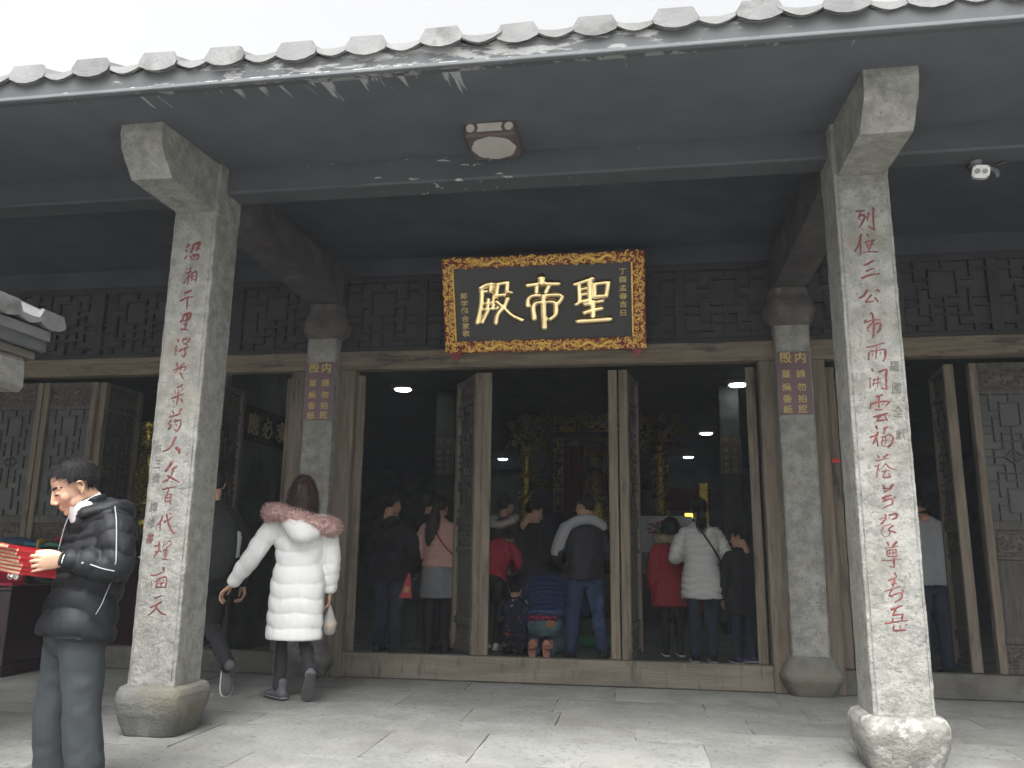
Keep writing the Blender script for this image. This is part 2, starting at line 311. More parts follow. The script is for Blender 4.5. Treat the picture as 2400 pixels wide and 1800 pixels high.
COUPLET={'L0':[(0.0109,[(-0.0359,3.0432),(-0.0271,3.0374),(-0.0425,3.0273)]),(0.0085,[(-0.0407,3.0084),(-0.0401,2.9922)]),(0.0085,[(-0.0481,2.9454),(-0.0311,2.9677)]),(0.0109,[(0.008,3.0437),(0.0051,3.017),(-0.0055,2.9852)]),(0.0103,[(0.011,3.0409),(0.0507,3.0551),(0.0398,3.0261),(0.0317,2.9969)]),(0.0079,[(0.0409,3.0153),(0.0578,3.0091)]),(0.0085,[(-0.0061,2.9638),(-0.0009,2.9395)]),(0.0091,[(0.0074,2.9659),(0.048,2.9694),(0.0456,2.9374)]),(0.0078,[(0.0044,2.9409),(0.0458,2.9358)]),(0.006,[(0.0192,2.9573),(0.0361,2.9512)])],'L1':[(0.0072,[(-0.0275,2.8767),(-0.0256,2.8686)]),(0.0072,[(-0.0351,2.8541),(-0.0316,2.8519)]),(0.0072,[(-0.0416,2.8268),(-0.0394,2.832)]),(0.0078,[(-0.0365,2.7763),(-0.0247,2.7943)]),(0.0066,[(-0.0268,2.8421),(0.0127,2.8563)]),(0.0066,[(0.0016,2.8861),(-0.0065,2.8306),(-0.0065,2.7645)]),(0.006,[(-0.0065,2.8306),(-0.0252,2.7996)]),(0.006,[(-0.0033,2.8252),(0.0087,2.8141)]),(0.0066,[(0.0165,2.8456),(0.0165,2.79)]),(0.0072,[(0.0219,2.8453),(0.0485,2.8522),(0.0472,2.7808)]),(0.0054,[(0.0191,2.819),(0.0456,2.8258)]),(0.0054,[(0.0185,2.7978),(0.0452,2.802)])],'L2':[(0.009,[(-0.0243,2.7089),(0.0048,2.7167),(0.0255,2.7264)]),(0.0084,[(-0.0488,2.6558),(-0.018,2.6729),(0.0405,2.6839)]),(0.0078,[(0.0027,2.6827),(0.0015,2.6408),(0.0032,2.5964)])],'L3':[(0.0095,[(-0.0148,2.5607),(-0.0171,2.5296)]),(0.0095,[(-0.0123,2.5632),(0.0355,2.5693),(0.0237,2.5257)]),(0.0083,[(-0.0374,2.5173),(-0.0141,2.5269)]),(0.0077,[(-0.0136,2.5217),(0.024,2.5231)]),(0.0095,[(0.0125,2.5571),(0.0057,2.4643)]),(0.0089,[(-0.0082,2.4957),(0.016,2.4949)]),(0.0089,[(-0.0239,2.4642),(0.0248,2.4611)]),(0.0071,[(-0.0249,2.5273),(-0.0285,2.5093)])],'L4':[(0.0083,[(-0.0379,2.4013),(-0.0342,2.3755)]),(0.0059,[(-0.0453,2.3579),(-0.0486,2.3273),(-0.043,2.294)]),(0.0041,[(-0.0386,2.3449),(-0.0379,2.3117)]),(0.0077,[(-0.0064,2.3978),(0.001,2.3771)]),(0.0071,[(-0.0016,2.4028),(0.0178,2.3971),(0.025,2.4046)]),(0.0083,[(0.0379,2.4093),(0.0424,2.3913),(0.023,2.3714)]),(0.0065,[(0.0018,2.3694),(0.0321,2.3609)]),(0.0065,[(-0.0225,2.319),(0.0054,2.3335),(0.0414,2.3479)]),(0.0077,[(0.018,2.3408),(0.0226,2.2949),(0.0111,2.2774)]),(0.0053,[(-0.0012,2.293),(0.0135,2.2799)])],'L5':[(0.0059,[(-0.034,2.2438),(-0.0269,2.2259),(-0.0168,2.2054)]),(0.0065,[(0.0224,2.2399),(-0.0018,2.2152),(-0.0377,2.1756)]),(0.0065,[(-0.0475,2.1935),(-0.0119,2.2104)]),(0.0065,[(-0.0114,2.2053),(0.03,2.217),(0.0339,2.2043),(0.0224,2.1869)]),(0.0053,[(0.0041,2.21),(0.0011,2.1873)]),(0.0065,[(-0.0032,2.1774),(0.0124,2.1544),(0.0266,2.1339)]),(0.0053,[(-0.0088,2.18),(0.0188,2.1693)]),(0.0047,[(0.0474,2.2292),(0.0506,2.223)])],'L6':[(0.007,[(-0.0121,2.0821),(0.011,2.0892),(0.0257,2.1014)]),(0.0047,[(-0.0255,2.0573),(-0.0189,2.0447)]),(0.0047,[(-0.0023,2.0644),(0.0034,2.0493)]),(0.0047,[(0.0309,2.0763),(0.0199,2.054)]),(0.0058,[(-0.0444,2.0103),(-0.0035,2.0245),(0.0373,2.0387)]),(0.007,[(-0.0008,2.0494),(0.0006,2.0095),(-0.0056,1.9674)]),(0.0052,[(-0.0296,1.9951),(-0.027,1.9851)]),(0.0076,[(0.0247,2.0066),(0.0365,1.9841)])],'L7':[(0.0064,[(-0.0282,1.9306),(-0.0156,1.9106)]),(0.007,[(0.031,1.9445),(0.0134,1.9102)]),(0.0076,[(-0.0452,1.8913),(-0.0066,1.9006),(0.0316,1.9124)]),(0.0064,[(-0.03,1.8714),(-0.0458,1.847),(-0.0237,1.8369)]),(0.0064,[(-0.0242,1.8418),(-0.0451,1.815)]),(0.0058,[(-0.0451,1.815),(-0.0301,1.8222)]),(0.007,[(0.0012,1.8759),(-0.0073,1.8563)]),(0.0081,[(-0.0026,1.8612),(0.028,1.8706),(0.0379,1.8509),(0.0282,1.8167),(0.0116,1.7997)]),(0.0064,[(0.0001,1.8096),(0.014,1.8021)]),(0.0058,[(0.0045,1.8439),(0.0131,1.8364)])],'L8':[(0.0075,[(0.0149,1.7679),(0.0001,1.734),(-0.022,1.6952),(-0.0667,1.6713)]),(0.0103,[(0.0196,1.6974),(0.0422,1.6802),(0.0441,1.6609)])],'L9':[(0.0103,[(0.0001,1.608),(-0.0104,1.584),(-0.0352,1.548)]),(0.008,[(0.0056,1.5551),(0.0171,1.5695),(0.0395,1.579)]),(0.0063,[(0.0181,1.5599),(0.006,1.5264)]),(0.0063,[(-0.0492,1.4834),(-0.0169,1.4977),(0.0039,1.5216)]),(0.0069,[(-0.0194,1.5216),(0.0132,1.5072),(0.0625,1.4809)])],'L10':[(0.0055,[(-0.0452,1.4365),(-0.0088,1.445),(0.046,1.4553)]),(0.0055,[(-0.002,1.4393),(-0.0083,1.4108)]),(0.0061,[(-0.0177,1.3994),(-0.0187,1.3625)]),(0.0048,[(-0.0164,1.3994),(0.0196,1.4109)]),(0.0082,[(0.0165,1.4109),(0.0171,1.3456)]),(0.0048,[(-0.0087,1.3852),(0.0096,1.3881)]),(0.0048,[(-0.0125,1.3625),(0.012,1.3654)])],'L11':[(0.0075,[(-0.0249,1.2748),(-0.0367,1.241),(-0.0584,1.2127)]),(0.0075,[(-0.0355,1.2297),(-0.0338,1.1849)]),(0.0068,[(-0.0114,1.2355),(0.0377,1.2667)]),(0.0075,[(0.0017,1.2862),(0.0127,1.2413),(0.0392,1.1939),(0.0666,1.1662)]),(0.0061,[(0.0169,1.2891),(0.0326,1.2864)])],'L12':[(0.0054,[(-0.0574,1.0899),(-0.0217,1.1014)]),(0.0061,[(-0.0296,1.118),(-0.0304,1.068)]),(0.0054,[(-0.0537,1.0566),(-0.0178,1.0653)]),(0.0061,[(-0.0359,1.0624),(-0.0562,1.0234)]),(0.0054,[(-0.0209,1.0653),(-0.0108,1.0571)]),(0.0037,[(0.0011,1.1183),(-0.0002,1.1016)]),(0.004,[(-0.0052,1.0904),(0.02,1.1129)]),(0.0037,[(0.0225,1.1185),(0.0464,1.1243),(0.0457,1.1021),(0.0291,1.0853)]),(0.0047,[(0.0113,1.0795),(0.0008,1.0628)]),(0.0054,[(0.0227,1.088),(0.0178,1.0188)]),(0.0044,[(0.0039,1.0628),(0.0369,1.0687)]),(0.0044,[(0.0054,1.049),(0.0355,1.0532)]),(0.0044,[(0.0068,1.0352),(0.0369,1.04)]),(0.0054,[(-0.0001,1.0142),(0.0428,1.0125)])],'L13':[(0.0114,[(0.0142,0.9665),(0.0192,0.9474)]),(0.0054,[(-0.0631,0.9187),(-0.0326,0.9192),(0.0229,0.942)]),(0.004,[(-0.054,0.8915),(-0.0553,0.8478)]),(0.0067,[(-0.0181,0.8975),(-0.0243,0.8429)]),(0.0067,[(-0.012,0.8976),(0.0385,0.9094),(0.0393,0.8441)]),(0.0047,[(-0.0047,0.8868),(0.0025,0.8761)]),(0.0047,[(0.022,0.8928),(0.0177,0.8763)]),(0.0047,[(-0.0118,0.8676),(0.0301,0.8738)]),(0.006,[(-0.0219,0.8484),(0.0357,0.8494)]),(0.0053,[(0.0086,0.8762),(0.0091,0.8435)])],'L14':[(0.0053,[(-0.0239,0.7832),(0.0225,0.8031)]),(0.006,[(-0.0483,0.7287),(-0.0137,0.7456),(0.0235,0.7653)]),(0.006,[(-0.0028,0.7566),(-0.0168,0.7186),(-0.0583,0.6827)]),(0.006,[(-0.0123,0.7322),(0.0211,0.7033),(0.0589,0.6881)])],'R0':[(0.0078,[(-0.0456,3.0444),(0.0056,3.0473)]),(0.0067,[(-0.0179,3.04),(-0.036,3.0009)]),(0.0061,[(-0.0301,3.012),(0.001,3.0189),(-0.0093,2.9823),(-0.0351,2.9409)]),(0.005,[(-0.0284,3.0005),(-0.019,2.9886)]),(0.0061,[(0.0248,3.0319),(0.0139,2.9868)]),(0.0061,[(0.0025,3.0045),(0.0233,3.012)]),(0.0083,[(0.0524,3.0619),(0.0471,2.9907),(0.0481,2.9224)]),(0.0067,[(0.0162,2.9496),(0.0475,2.9281)])],'R1':[(0.0072,[(-0.0251,2.9035),(-0.0389,2.8532),(-0.068,2.7982)]),(0.0061,[(-0.0342,2.8474),(-0.0365,2.7799)]),(0.0083,[(0.0077,2.9018),(0.0165,2.8844)]),(0.0066,[(-0.0086,2.8518),(0.0454,2.866)]),(0.0055,[(0.0006,2.84),(0.0063,2.8144)]),(0.0061,[(0.032,2.8554),(0.0078,2.8003)]),(0.005,[(-0.0048,2.8347),(0.0358,2.8383)]),(0.005,[(-0.0229,2.7933),(0.0224,2.794),(0.06,2.7922)])],'R2':[(0.0072,[(-0.0236,2.715),(0.0023,2.725),(0.0337,2.7431)]),(0.0077,[(-0.0162,2.6784),(0.025,2.6933)]),(0.0071,[(-0.0417,2.6379),(-0.003,2.6529),(0.0576,2.6614)])],'R3':[(0.0066,[(-0.0167,2.5678),(-0.0365,2.5355),(-0.0651,2.5201)]),(0.0093,[(0.0354,2.5658),(0.047,2.5543)]),(0.0065,[(0.0034,2.5368),(-0.0319,2.497)]),(0.006,[(-0.0321,2.4942),(0.0105,2.4982)]),(0.0065,[(0.022,2.5196),(0.035,2.4945)])],'R4':[(0.0087,[(-0.0094,2.4307),(0.0044,2.4166)]),(0.0049,[(-0.0483,2.3723),(-0.0077,2.3872),(0.0418,2.3883)]),(0.0049,[(-0.0476,2.3831),(-0.0321,2.3907)]),(0.0071,[(0.0018,2.414),(0.0023,2.3544),(-0.0056,2.282)]),(0.006,[(-0.0039,2.3708),(-0.0306,2.3446),(-0.0297,2.323)]),(0.006,[(0.0002,2.3599),(0.0355,2.3696),(0.0355,2.3372),(0.0165,2.3136)])],'R5':[(0.0049,[(-0.0465,2.2307),(-0.0018,2.2375),(0.0534,2.2547)]),(0.0059,[(-0.034,2.201),(-0.0395,2.1586)]),(0.0049,[(-0.0262,2.2061),(0.0505,2.2174)]),(0.0059,[(0.053,2.2174),(0.0495,2.1723),(0.0355,2.1488)]),(0.0048,[(0.01,2.2319),(-0.0025,2.163)]),(0.0038,[(-0.0123,2.1951),(-0.016,2.1792)]),(0.0038,[(0.0249,2.2021),(0.0235,2.1835)])],'R6':[(0.0064,[(-0.0261,2.1079),(-0.02,2.0919)]),(0.0048,[(-0.0396,2.058),(-0.0442,1.9951)]),(0.0059,[(0.0066,2.0886),(0.0515,2.1034)]),(0.0069,[(0.0513,2.1008),(0.0442,2.0405),(0.0424,1.9856)]),(0.0053,[(0.0192,1.9991),(0.0377,1.9883)]),(0.0037,[(-0.0262,2.042),(0.0186,2.0542)]),(0.0037,[(-0.0301,2.021),(0.0192,2.0305)]),(0.0043,[(-0.0156,2.0523),(-0.0265,2.0052)]),(0.0043,[(0.0046,2.0623),(-0.004,1.9995)])],'R7':[(0.0059,[(-0.0162,1.9475),(0.0211,1.9599)]),(0.0053,[(-0.0017,1.9473),(-0.0064,1.885)]),(0.0059,[(-0.0431,1.9115),(-0.0527,1.8805)]),(0.0059,[(-0.0409,1.9089),(0.0084,1.9211),(0.0518,1.9204)]),(0.0053,[(0.0542,1.9203),(0.0305,1.8948)]),(0.0037,[(-0.0221,1.9008),(-0.0177,1.8956)]),(0.0037,[(0.0121,1.9055),(0.0215,1.9027)]),(0.0048,[(-0.0241,1.8749),(0.0147,1.8769)]),(0.0064,[(-0.039,1.8364),(-0.0023,1.8436),(0.0372,1.8559)]),(0.0064,[(-0.0027,1.8384),(-0.0239,1.8129)]),(0.0058,[(-0.0215,1.8129),(0.0346,1.8225)]),(0.0058,[(0.0217,1.8433),(0.0316,1.8148)])],'R8':[(0.0069,[(-0.0284,1.7847),(-0.0226,1.7667)]),(0.0058,[(-0.0644,1.721),(-0.0297,1.736)]),(0.0063,[(-0.0213,1.7513),(-0.0503,1.6852)]),(0.0058,[(-0.0308,1.7207),(-0.0273,1.6723)]),(0.0069,[(0.0112,1.7689),(0.0314,1.7815)]),(0.0053,[(0.0154,1.7611),(0.0091,1.7407)]),(0.0047,[(-0.0021,1.7204),(0.0425,1.7404)]),(0.0068,[(0.0421,1.7353),(0.0553,1.7199),(0.0429,1.6844),(0.0251,1.6693)]),(0.0047,[(0.0023,1.7153),(-0.0052,1.6797),(0.0251,1.6693)]),(0.0042,[(0.0014,1.7026),(0.0304,1.7074)]),(0.0042,[(0.0179,1.7304),(0.0115,1.6796)])],'R9':[(0.0068,[(-0.0309,1.6241),(-0.0247,1.6114)]),(0.0068,[(0.0219,1.6288),(-0.0056,1.6113)]),(0.0047,[(-0.0403,1.5938),(0.0299,1.6085)]),(0.0042,[(-0.0522,1.5636),(-0.0228,1.5735)]),(0.0047,[(-0.0327,1.5685),(-0.0471,1.5032)]),(0.0037,[(-0.0318,1.5484),(-0.0279,1.5383)]),(0.0042,[(0.0061,1.5784),(-0.02,1.5483)]),(0.0047,[(0.0059,1.5759),(0.0279,1.5532),(0.0604,1.5456)]),(0.0047,[(-0.0164,1.5333),(0.0222,1.5407)]),(0.0052,[(0.0034,1.5432),(-0.0137,1.5057)]),(0.0052,[(-0.0139,1.5032),(0.0289,1.5056)]),(0.0047,[(0.0161,1.5231),(0.0287,1.5031)])],'R10':[(0.0068,[(-0.0148,1.4607),(-0.0094,1.4383)]),(0.0073,[(0.0352,1.4657),(0.0095,1.4383)]),(0.0052,[(-0.0191,1.4444),(0.0234,1.4444)]),(0.0052,[(-0.0159,1.4245),(0.0284,1.4469)]),(0.0057,[(-0.0278,1.3922),(0.0207,1.4096)]),(0.0057,[(-0.0056,1.4046),(-0.0248,1.3699)]),(0.0057,[(-0.0193,1.3798),(0.0241,1.3923)]),(0.0057,[(0.0262,1.3898),(0.0239,1.3602)]),(0.0047,[(0.0215,1.3601),(-0.0273,1.3378)]),(0.0057,[(0.0362,1.3973),(0.045,1.3899)])],'R11':[(0.0041,[(-0.0483,1.2786),(-0.0168,1.291)]),(0.0057,[(-0.0156,1.3058),(-0.0175,1.2812)]),(0.0052,[(-0.0175,1.2812),(-0.0454,1.2541)]),(0.0047,[(-0.0454,1.2541),(-0.0237,1.2616)]),(0.0041,[(-0.0003,1.2911),(0.006,1.2813)]),(0.0062,[(0.0028,1.301),(0.0409,1.3085),(0.0345,1.2864),(0.0152,1.2789)]),(0.0026,[(0.0084,1.252),(-0.0299,1.2419),(-0.0443,1.2076),(-0.0295,1.1858),(-0.0056,1.1933)]),(0.0072,[(0.015,1.2471),(-0.0103,1.2225)]),(0.0062,[(-0.008,1.2225),(0.0306,1.2082)]),(0.0051,[(0.001,1.2177),(-0.0083,1.1884)])],'R12':[(0.0067,[(-0.0176,1.1592),(-0.0121,1.1399)]),(0.0067,[(0.0316,1.1621),(0.0039,1.1352)]),(0.0041,[(-0.0342,1.1251),(0.0366,1.138)]),(0.0051,[(-0.0233,1.1155),(-0.0254,1.089)]),(0.0041,[(-0.021,1.1156),(0.026,1.1209)]),(0.0046,[(0.0235,1.1185),(0.0206,1.0823)]),(0.0031,[(-0.0097,1.1109),(-0.0135,1.0915)]),(0.0031,[(0.0068,1.1135),(0.0051,1.0918)]),(0.0031,[(-0.0198,1.1011),(0.02,1.104)]),(0.0036,[(-0.0211,1.0842),(0.0208,1.0847)]),(0.0041,[(-0.0554,1.0621),(0.0426,1.0682)]),(0.0061,[(0.0086,1.0774),(0.0046,1.0269)]),(0.0046,[(-0.0157,1.0338),(0.0046,1.0269)])],'R13':[(0.0071,[(0.007,0.9982),(0.0149,0.9817)]),(0.0051,[(-0.0284,0.9595),(0.0145,0.9769)]),(0.0061,[(0.0045,0.9672),(-0.0077,0.9289)]),(0.0051,[(-0.0162,0.9383),(0.0098,0.9459)]),(0.0046,[(-0.0514,0.902),(0.0292,0.9296)]),(0.0056,[(-0.0135,0.9146),(-0.0347,0.8787)]),(0.0051,[(-0.0303,0.8764),(0.0315,0.9013)]),(0.0051,[(0.0315,0.9013),(0.0315,0.8729),(-0.0051,0.8463)]),(0.0051,[(-0.0226,0.886),(-0.0147,0.8696)]),(0.0056,[(0.0371,0.9132),(0.043,0.9015)])],'R14':[(0.0071,[(-0.0262,0.8105),(0.0306,0.8329)]),(0.0061,[(-0.0029,0.8157),(-0.0219,0.7778)]),(0.0061,[(-0.0193,0.7825),(0.0315,0.7884)]),(0.006,[(0.0317,0.7907),(0.0201,0.7601)]),(0.005,[(-0.0204,0.7685),(-0.0245,0.745)]),(0.0051,[(-0.0639,0.7394),(-0.0035,0.7502),(0.0589,0.761)]),(0.0055,[(-0.0189,0.7288),(-0.0255,0.703)]),(0.0055,[(-0.0208,0.7055),(0.0388,0.7094)]),(0.0055,[(0.0411,0.7373),(0.043,0.7327)]),(0.0045,[(0.011,0.7319),(0.0116,0.711)])]}
PLAQUE_BIG=[[(0.0237,[(0.1953,0.6842),(0.2204,0.7147),(0.2507,0.7237)]),(0.0215,[(0.2489,0.7146),(0.2406,0.6479)]),(0.0183,[(0.1948,0.6435),(0.2417,0.649)]),(0.0204,[(0.2003,0.6431),(0.1916,0.4979),(0.1691,0.3176)]),(0.0151,[(0.2298,0.565),(0.2217,0.4253)]),(0.0151,[(0.2575,0.5861),(0.2507,0.4583)]),(0.0151,[(0.2045,0.5202),(0.268,0.5328)]),(0.0151,[(0.1956,0.4601),(0.2717,0.4683)]),(0.0183,[(0.2229,0.437),(0.1941,0.3217)]),(0.0183,[(0.2807,0.7119),(0.2715,0.614)]),(0.0183,[(0.278,0.7179),(0.3301,0.7309)]),(0.0183,[(0.329,0.731),(0.3249,0.6445)]),(0.0161,[(0.3238,0.6388),(0.3471,0.6253)]),(0.0172,[(0.2621,0.6008),(0.3098,0.6051)]),(0.0226,[(0.3258,0.5632),(0.3087,0.483),(0.275,0.4038),(0.263,0.3109)]),(0.0226,[(0.2724,0.5325),(0.3085,0.4655),(0.3462,0.3869),(0.3923,0.3368)])],[(0.0323,[(0.4984,0.7602),(0.5008,0.7141)]),(0.0226,[(0.4304,0.6935),(0.498,0.7051),(0.5798,0.6982)]),(0.0183,[(0.4736,0.6841),(0.4703,0.5921)]),(0.0183,[(0.5356,0.6789),(0.5125,0.6003)]),(0.0204,[(0.4261,0.4821),(0.4293,0.5491),(0.454,0.5842),(0.5135,0.5863),(0.5835,0.583),(0.5968,0.5531),(0.5788,0.5027)]),(0.0237,[(0.455,0.3439),(0.452,0.4546),(0.4697,0.5089),(0.5076,0.514),(0.5508,0.5141),(0.5641,0.4807),(0.5625,0.3825),(0.5364,0.338)]),(0.0247,[(0.5053,0.5778),(0.5045,0.439),(0.5044,0.2472)])],[(0.0204,[(0.6615,0.6855),(0.6962,0.7054),(0.7468,0.7387)]),(0.0183,[(0.6802,0.6897),(0.6823,0.5061)]),(0.0215,[(0.7335,0.7137),(0.7328,0.4792)]),(0.0151,[(0.6853,0.632),(0.728,0.6457)]),(0.0151,[(0.6852,0.5748),(0.7278,0.5885)]),(0.0183,[(0.6651,0.4787),(0.6903,0.5078),(0.733,0.5228)]),(0.0183,[(0.7556,0.6776),(0.7554,0.5519)]),(0.0183,[(0.7546,0.6811),(0.8233,0.6946)]),(0.0194,[(0.8233,0.6889),(0.8115,0.5531)]),(0.0183,[(0.7596,0.5539),(0.81,0.559)]),(0.0194,[(0.7089,0.4753),(0.7542,0.4947),(0.7913,0.5067)]),(0.0204,[(0.7049,0.3893),(0.7433,0.4152),(0.787,0.4291)]),(0.0226,[(0.7462,0.5011),(0.7458,0.3113)]),(0.028,[(0.6735,0.3027),(0.7484,0.3088),(0.8229,0.315)])]]
PLAQUE_SMALL=[('丁',0.8928,0.794),('酉',0.8928,0.7114),('孟',0.8928,0.6262),('春',0.8928,0.5432),('吉',0.8928,0.461),('日',0.8917,0.373),('郎',0.1058,0.604),('学',0.1065,0.5243),('超',0.1072,0.4456),('合',0.1079,0.3632),('家',0.1086,0.2853),('敬',0.1088,0.2072)]
INSCR={'L':[('惟',-0.1023,1.6898),('三',-0.095,1.596),('撰',-0.0939,1.5055),('譚',-0.0919,1.3292),('修',-0.0982,1.2302),('書',-0.0965,1.1373)],'R':[('羅',0.0939,2.1184),('國',0.094,1.9925),('全',0.0925,1.8625),('獻',0.0948,1.7372)]}
# ================================================================== SETTING
g=MB().box(-500,-500,-.6,500,500,-.30); tag(g.build('ground',W['ground']),kind='structure')
st=MB().box(-14,2.6,-.42,12,3.915,-.13,.012); tag(st.build('stone_step',W['paving']),kind='structure')
porch=MB().box(-14,3.925,-.42,12,7.05,-.014).build('porch_floor',W['joint']); tag(porch,kind='structure')
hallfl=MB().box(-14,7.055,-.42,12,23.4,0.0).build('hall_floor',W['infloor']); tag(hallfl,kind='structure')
# paving slabs, long ones laid along x in rows
rows=[(3.92,4.45,[-2.1,-.55,.95]),(4.45,5.13,[-2.62,-1.51,-.92,.35,1.55]),(5.13,5.46,[-2.5,-1.40,-.04,1.2]),(5.46,5.90,[-2.3,-1.17,-.55,.68,1.9]),
      (5.90,6.43,[-2.9,-1.75,-.62,.44,1.12,2.2]),(6.43,7.045,[-2.6,-1.4,-.2,1.005,2.3])]
for (ya,yb,js) in rows:
    xs=sorted(js); 
    while xs[0]>-7: xs.insert(0,xs[0]-rnd.uniform(.8,1.35))
    while xs[-1]<5: xs.append(xs[-1]+rnd.uniform(.8,1.35))
    for a,b in zip(xs,xs[1:]):
        dz=rnd.uniform(-.0015,.0015); e=.002
        m=MB(); nx=max(3,int((b-a)/.12)); ny=5
        # top sheet with worn, wavy rim
        V=[];
        for j in range(ny+1):
            for i in range(nx+1):
                x=a+e+(b-a-2*e)*i/nx; y=ya+e+(yb-ya-2*e)*j/ny; z=dz+rnd.uniform(-.0012,.0012)
                if i in(0,nx) or j in(0,ny): x+=rnd.uniform(-.004,.004)*(i in(0,nx)); y+=rnd.uniform(-.004,.004)*(j in(0,ny)); z-=rnd.uniform(.002,.005)
                V.append((x,y,z))
        F=[(j*(nx+1)+i,j*(nx+1)+i+1,(j+1)*(nx+1)+i+1,(j+1)*(nx+1)+i) for j in range(ny) for i in range(nx)]
        # keep the wear near the rim only
        m.add(V,F)
        rim=[i for i in range(nx+1)]+[j*(nx+1)+nx for j in range(1,ny+1)]+[ny*(nx+1)+i for i in range(nx-1,-1,-1)]+[j*(nx+1) for j in range(ny-1,0,-1)]
        bse=len(m.v); m.v.extend([(m.v[i][0],m.v[i][1],-.03) for i in rim]); k=len(rim)
        for q in range(k): m.f.append((rim[q],bse+q,bse+(q+1)%k,rim[(q+1)%k])); m.m.append(0)
        m.build('paving_slab',W['paving'],porch,smooth=False)

# ================================================================== TEMPLE HALL
T=tag(empty('temple_hall'),'old temple hall with grey stone columns, dark lattice doors and a tiled eave','building')
def peel_mat(name, base, white, ys, axis_scale, thr, yrange, xc=1.75):
    m=M(name,base,.8,var=.10,scale=3,bump=.15,bscale=12); t=m.node_tree; N=t.nodes; L=t.links; b=N['Principled BSDF']
    src=b.inputs['Base Color'].links[0].from_socket
    tc=N.new('ShaderNodeTexCoord'); mp=N.new('ShaderNodeMapping'); mp.inputs['Scale'].default_value=axis_scale; L.new(tc.outputs['Object'],mp.inputs[0])
    n=N.new('ShaderNodeTexNoise'); n.inputs['Scale'].default_value=1.0; n.inputs['Detail'].default_value=7; n.inputs['Roughness'].default_value=.6; L.new(mp.outputs[0],n.inputs['Vector'])
    sx=N.new('ShaderNodeSeparateXYZ'); L.new(tc.outputs['Object'],sx.inputs[0])
    mr=N.new('ShaderNodeMapRange'); mr.inputs['From Min'].default_value=yrange[0]; mr.inputs['From Max'].default_value=yrange[1]; mr.inputs['To Min'].default_value=0; mr.inputs['To Max'].default_value=yrange[2]; L.new(sx.outputs[ys],mr.inputs[0])
    sb=N.new('ShaderNodeMath'); sb.operation='SUBTRACT'; L.new(n.outputs['Fac'],sb.inputs[0]); L.new(mr.outputs[0],sb.inputs[1])
    # peeling comes in stretches along the eave
    ax=N.new('ShaderNodeMath'); ax.operation='ADD'; ax.inputs[1].default_value=xc; L.new(sx.outputs[0],ax.inputs[0])
    ab=N.new('ShaderNodeMath'); ab.operation='ABSOLUTE'; L.new(ax.outputs[0],ab.inputs[0])
    m2=N.new('ShaderNodeMapRange'); m2.inputs['From Min'].default_value=.3; m2.inputs['From Max'].default_value=2.2; m2.inputs['To Min'].default_value=.06; m2.inputs['To Max'].default_value=-.085; L.new(ab.outputs[0],m2.inputs[0])
    s2=N.new('ShaderNodeMath'); s2.operation='ADD'; L.new(sb.outputs[0],s2.inputs[0]); L.new(m2.outputs[0],s2.inputs[1])
    r=N.new('ShaderNodeValToRGB'); r.color_ramp.elements[0].position=thr; r.color_ramp.elements[1].position=thr+.035; L.new(s2.outputs[0],r.inputs[0])
    mx=N.new('ShaderNodeMixRGB'); L.new(r.outputs[0],mx.inputs[0]); L.new(src,mx.inputs[1]); mx.inputs[2].default_value=_c(white); L.new(mx.outputs[0],b.inputs['Base Color'])
    return m
W['soffit']=peel_mat('peeling_soffit',(.082,.089,.101),(.32,.33,.33),1,(15,1.3,1),.545,(3.60,4.15,.26))
W['fascia']=peel_mat('peeling_fascia',(.066,.069,.072),(.20,.205,.20),1,(5,5,22),.55,(0,50,0),1.0)
X0,X1=-9.4,7.9
# roof, soffit, beams
rf=MB(); rf.prism([(3.66,3.63),(3.66,3.70),(12.0,7.4),(21.5,3.3),(21.5,3.2),(12.0,7.28)],'x',X0,X1)
roof=rf.build('roof',W['ceiling'],T)
capm=MB()
sec=[(-.080,.100),(.080,.100),(.108,.048),(.100,.024),(.052,.002),(0,-.006),(-.052,.002),(-.100,.024),(-.108,.048)]
sl=.44
def slope_prism(mb,sec,y0,y1,zb,grow=1.0):
    n=len(sec); V=[(x*grow,y0,zb+z*grow) for x,z in sec]+[(x*grow,y1,zb+z*grow+(y1-y0)*sl) for x,z in sec]
    mb.add(V,[tuple(range(n)),tuple(range(2*n-1,n-1,-1))]+[(i,(i+1)%n,n+(i+1)%n,n+i) for i in range(n)])
slope_prism(capm,sec,3.575,3.600,0,1.04); slope_prism(capm,sec,3.601,4.9,.002,.97)
capme=capm.mesh('cap_tile'); capme.materials.append(W['tile'])
drip=MB(); hw=.115; arc=[(-hw+2*hw*i/8,-.052*(1-abs(i/4-1)**1.7)) for i in range(9)]
dsec=arc+[(x,z+.016) for x,z in reversed(arc)]
slope_prism(drip,dsec,3.597,4.9,0)
lip=arc+[(x,max(z+.016,.010-.020*(1-abs(x/hw)**2))) for x,z in reversed(arc)]
slope_prism(drip,lip,3.580,3.596,0)
dripme=drip.mesh('drip_tile'); dripme.materials.append(W['dripm'])
for i in range(-14,15):
    x=-.557+.394*i+rnd.uniform(-.008,.008)
    o=bpy.data.objects.new('cap_tile',capme); o.location=(x,rnd.uniform(-.008,.008),3.608+rnd.uniform(-.004,.004)); o.rotation_euler=(0,rnd.uniform(-.03,.03),0); link(o,roof)
    o=bpy.data.objects.new('drip_tile',dripme); o.location=(x+.197,rnd.uniform(-.01,.01),3.662+rnd.uniform(-.004,.004)); o.rotation_euler=(0,rnd.uniform(-.04,.04),0); link(o,roof)
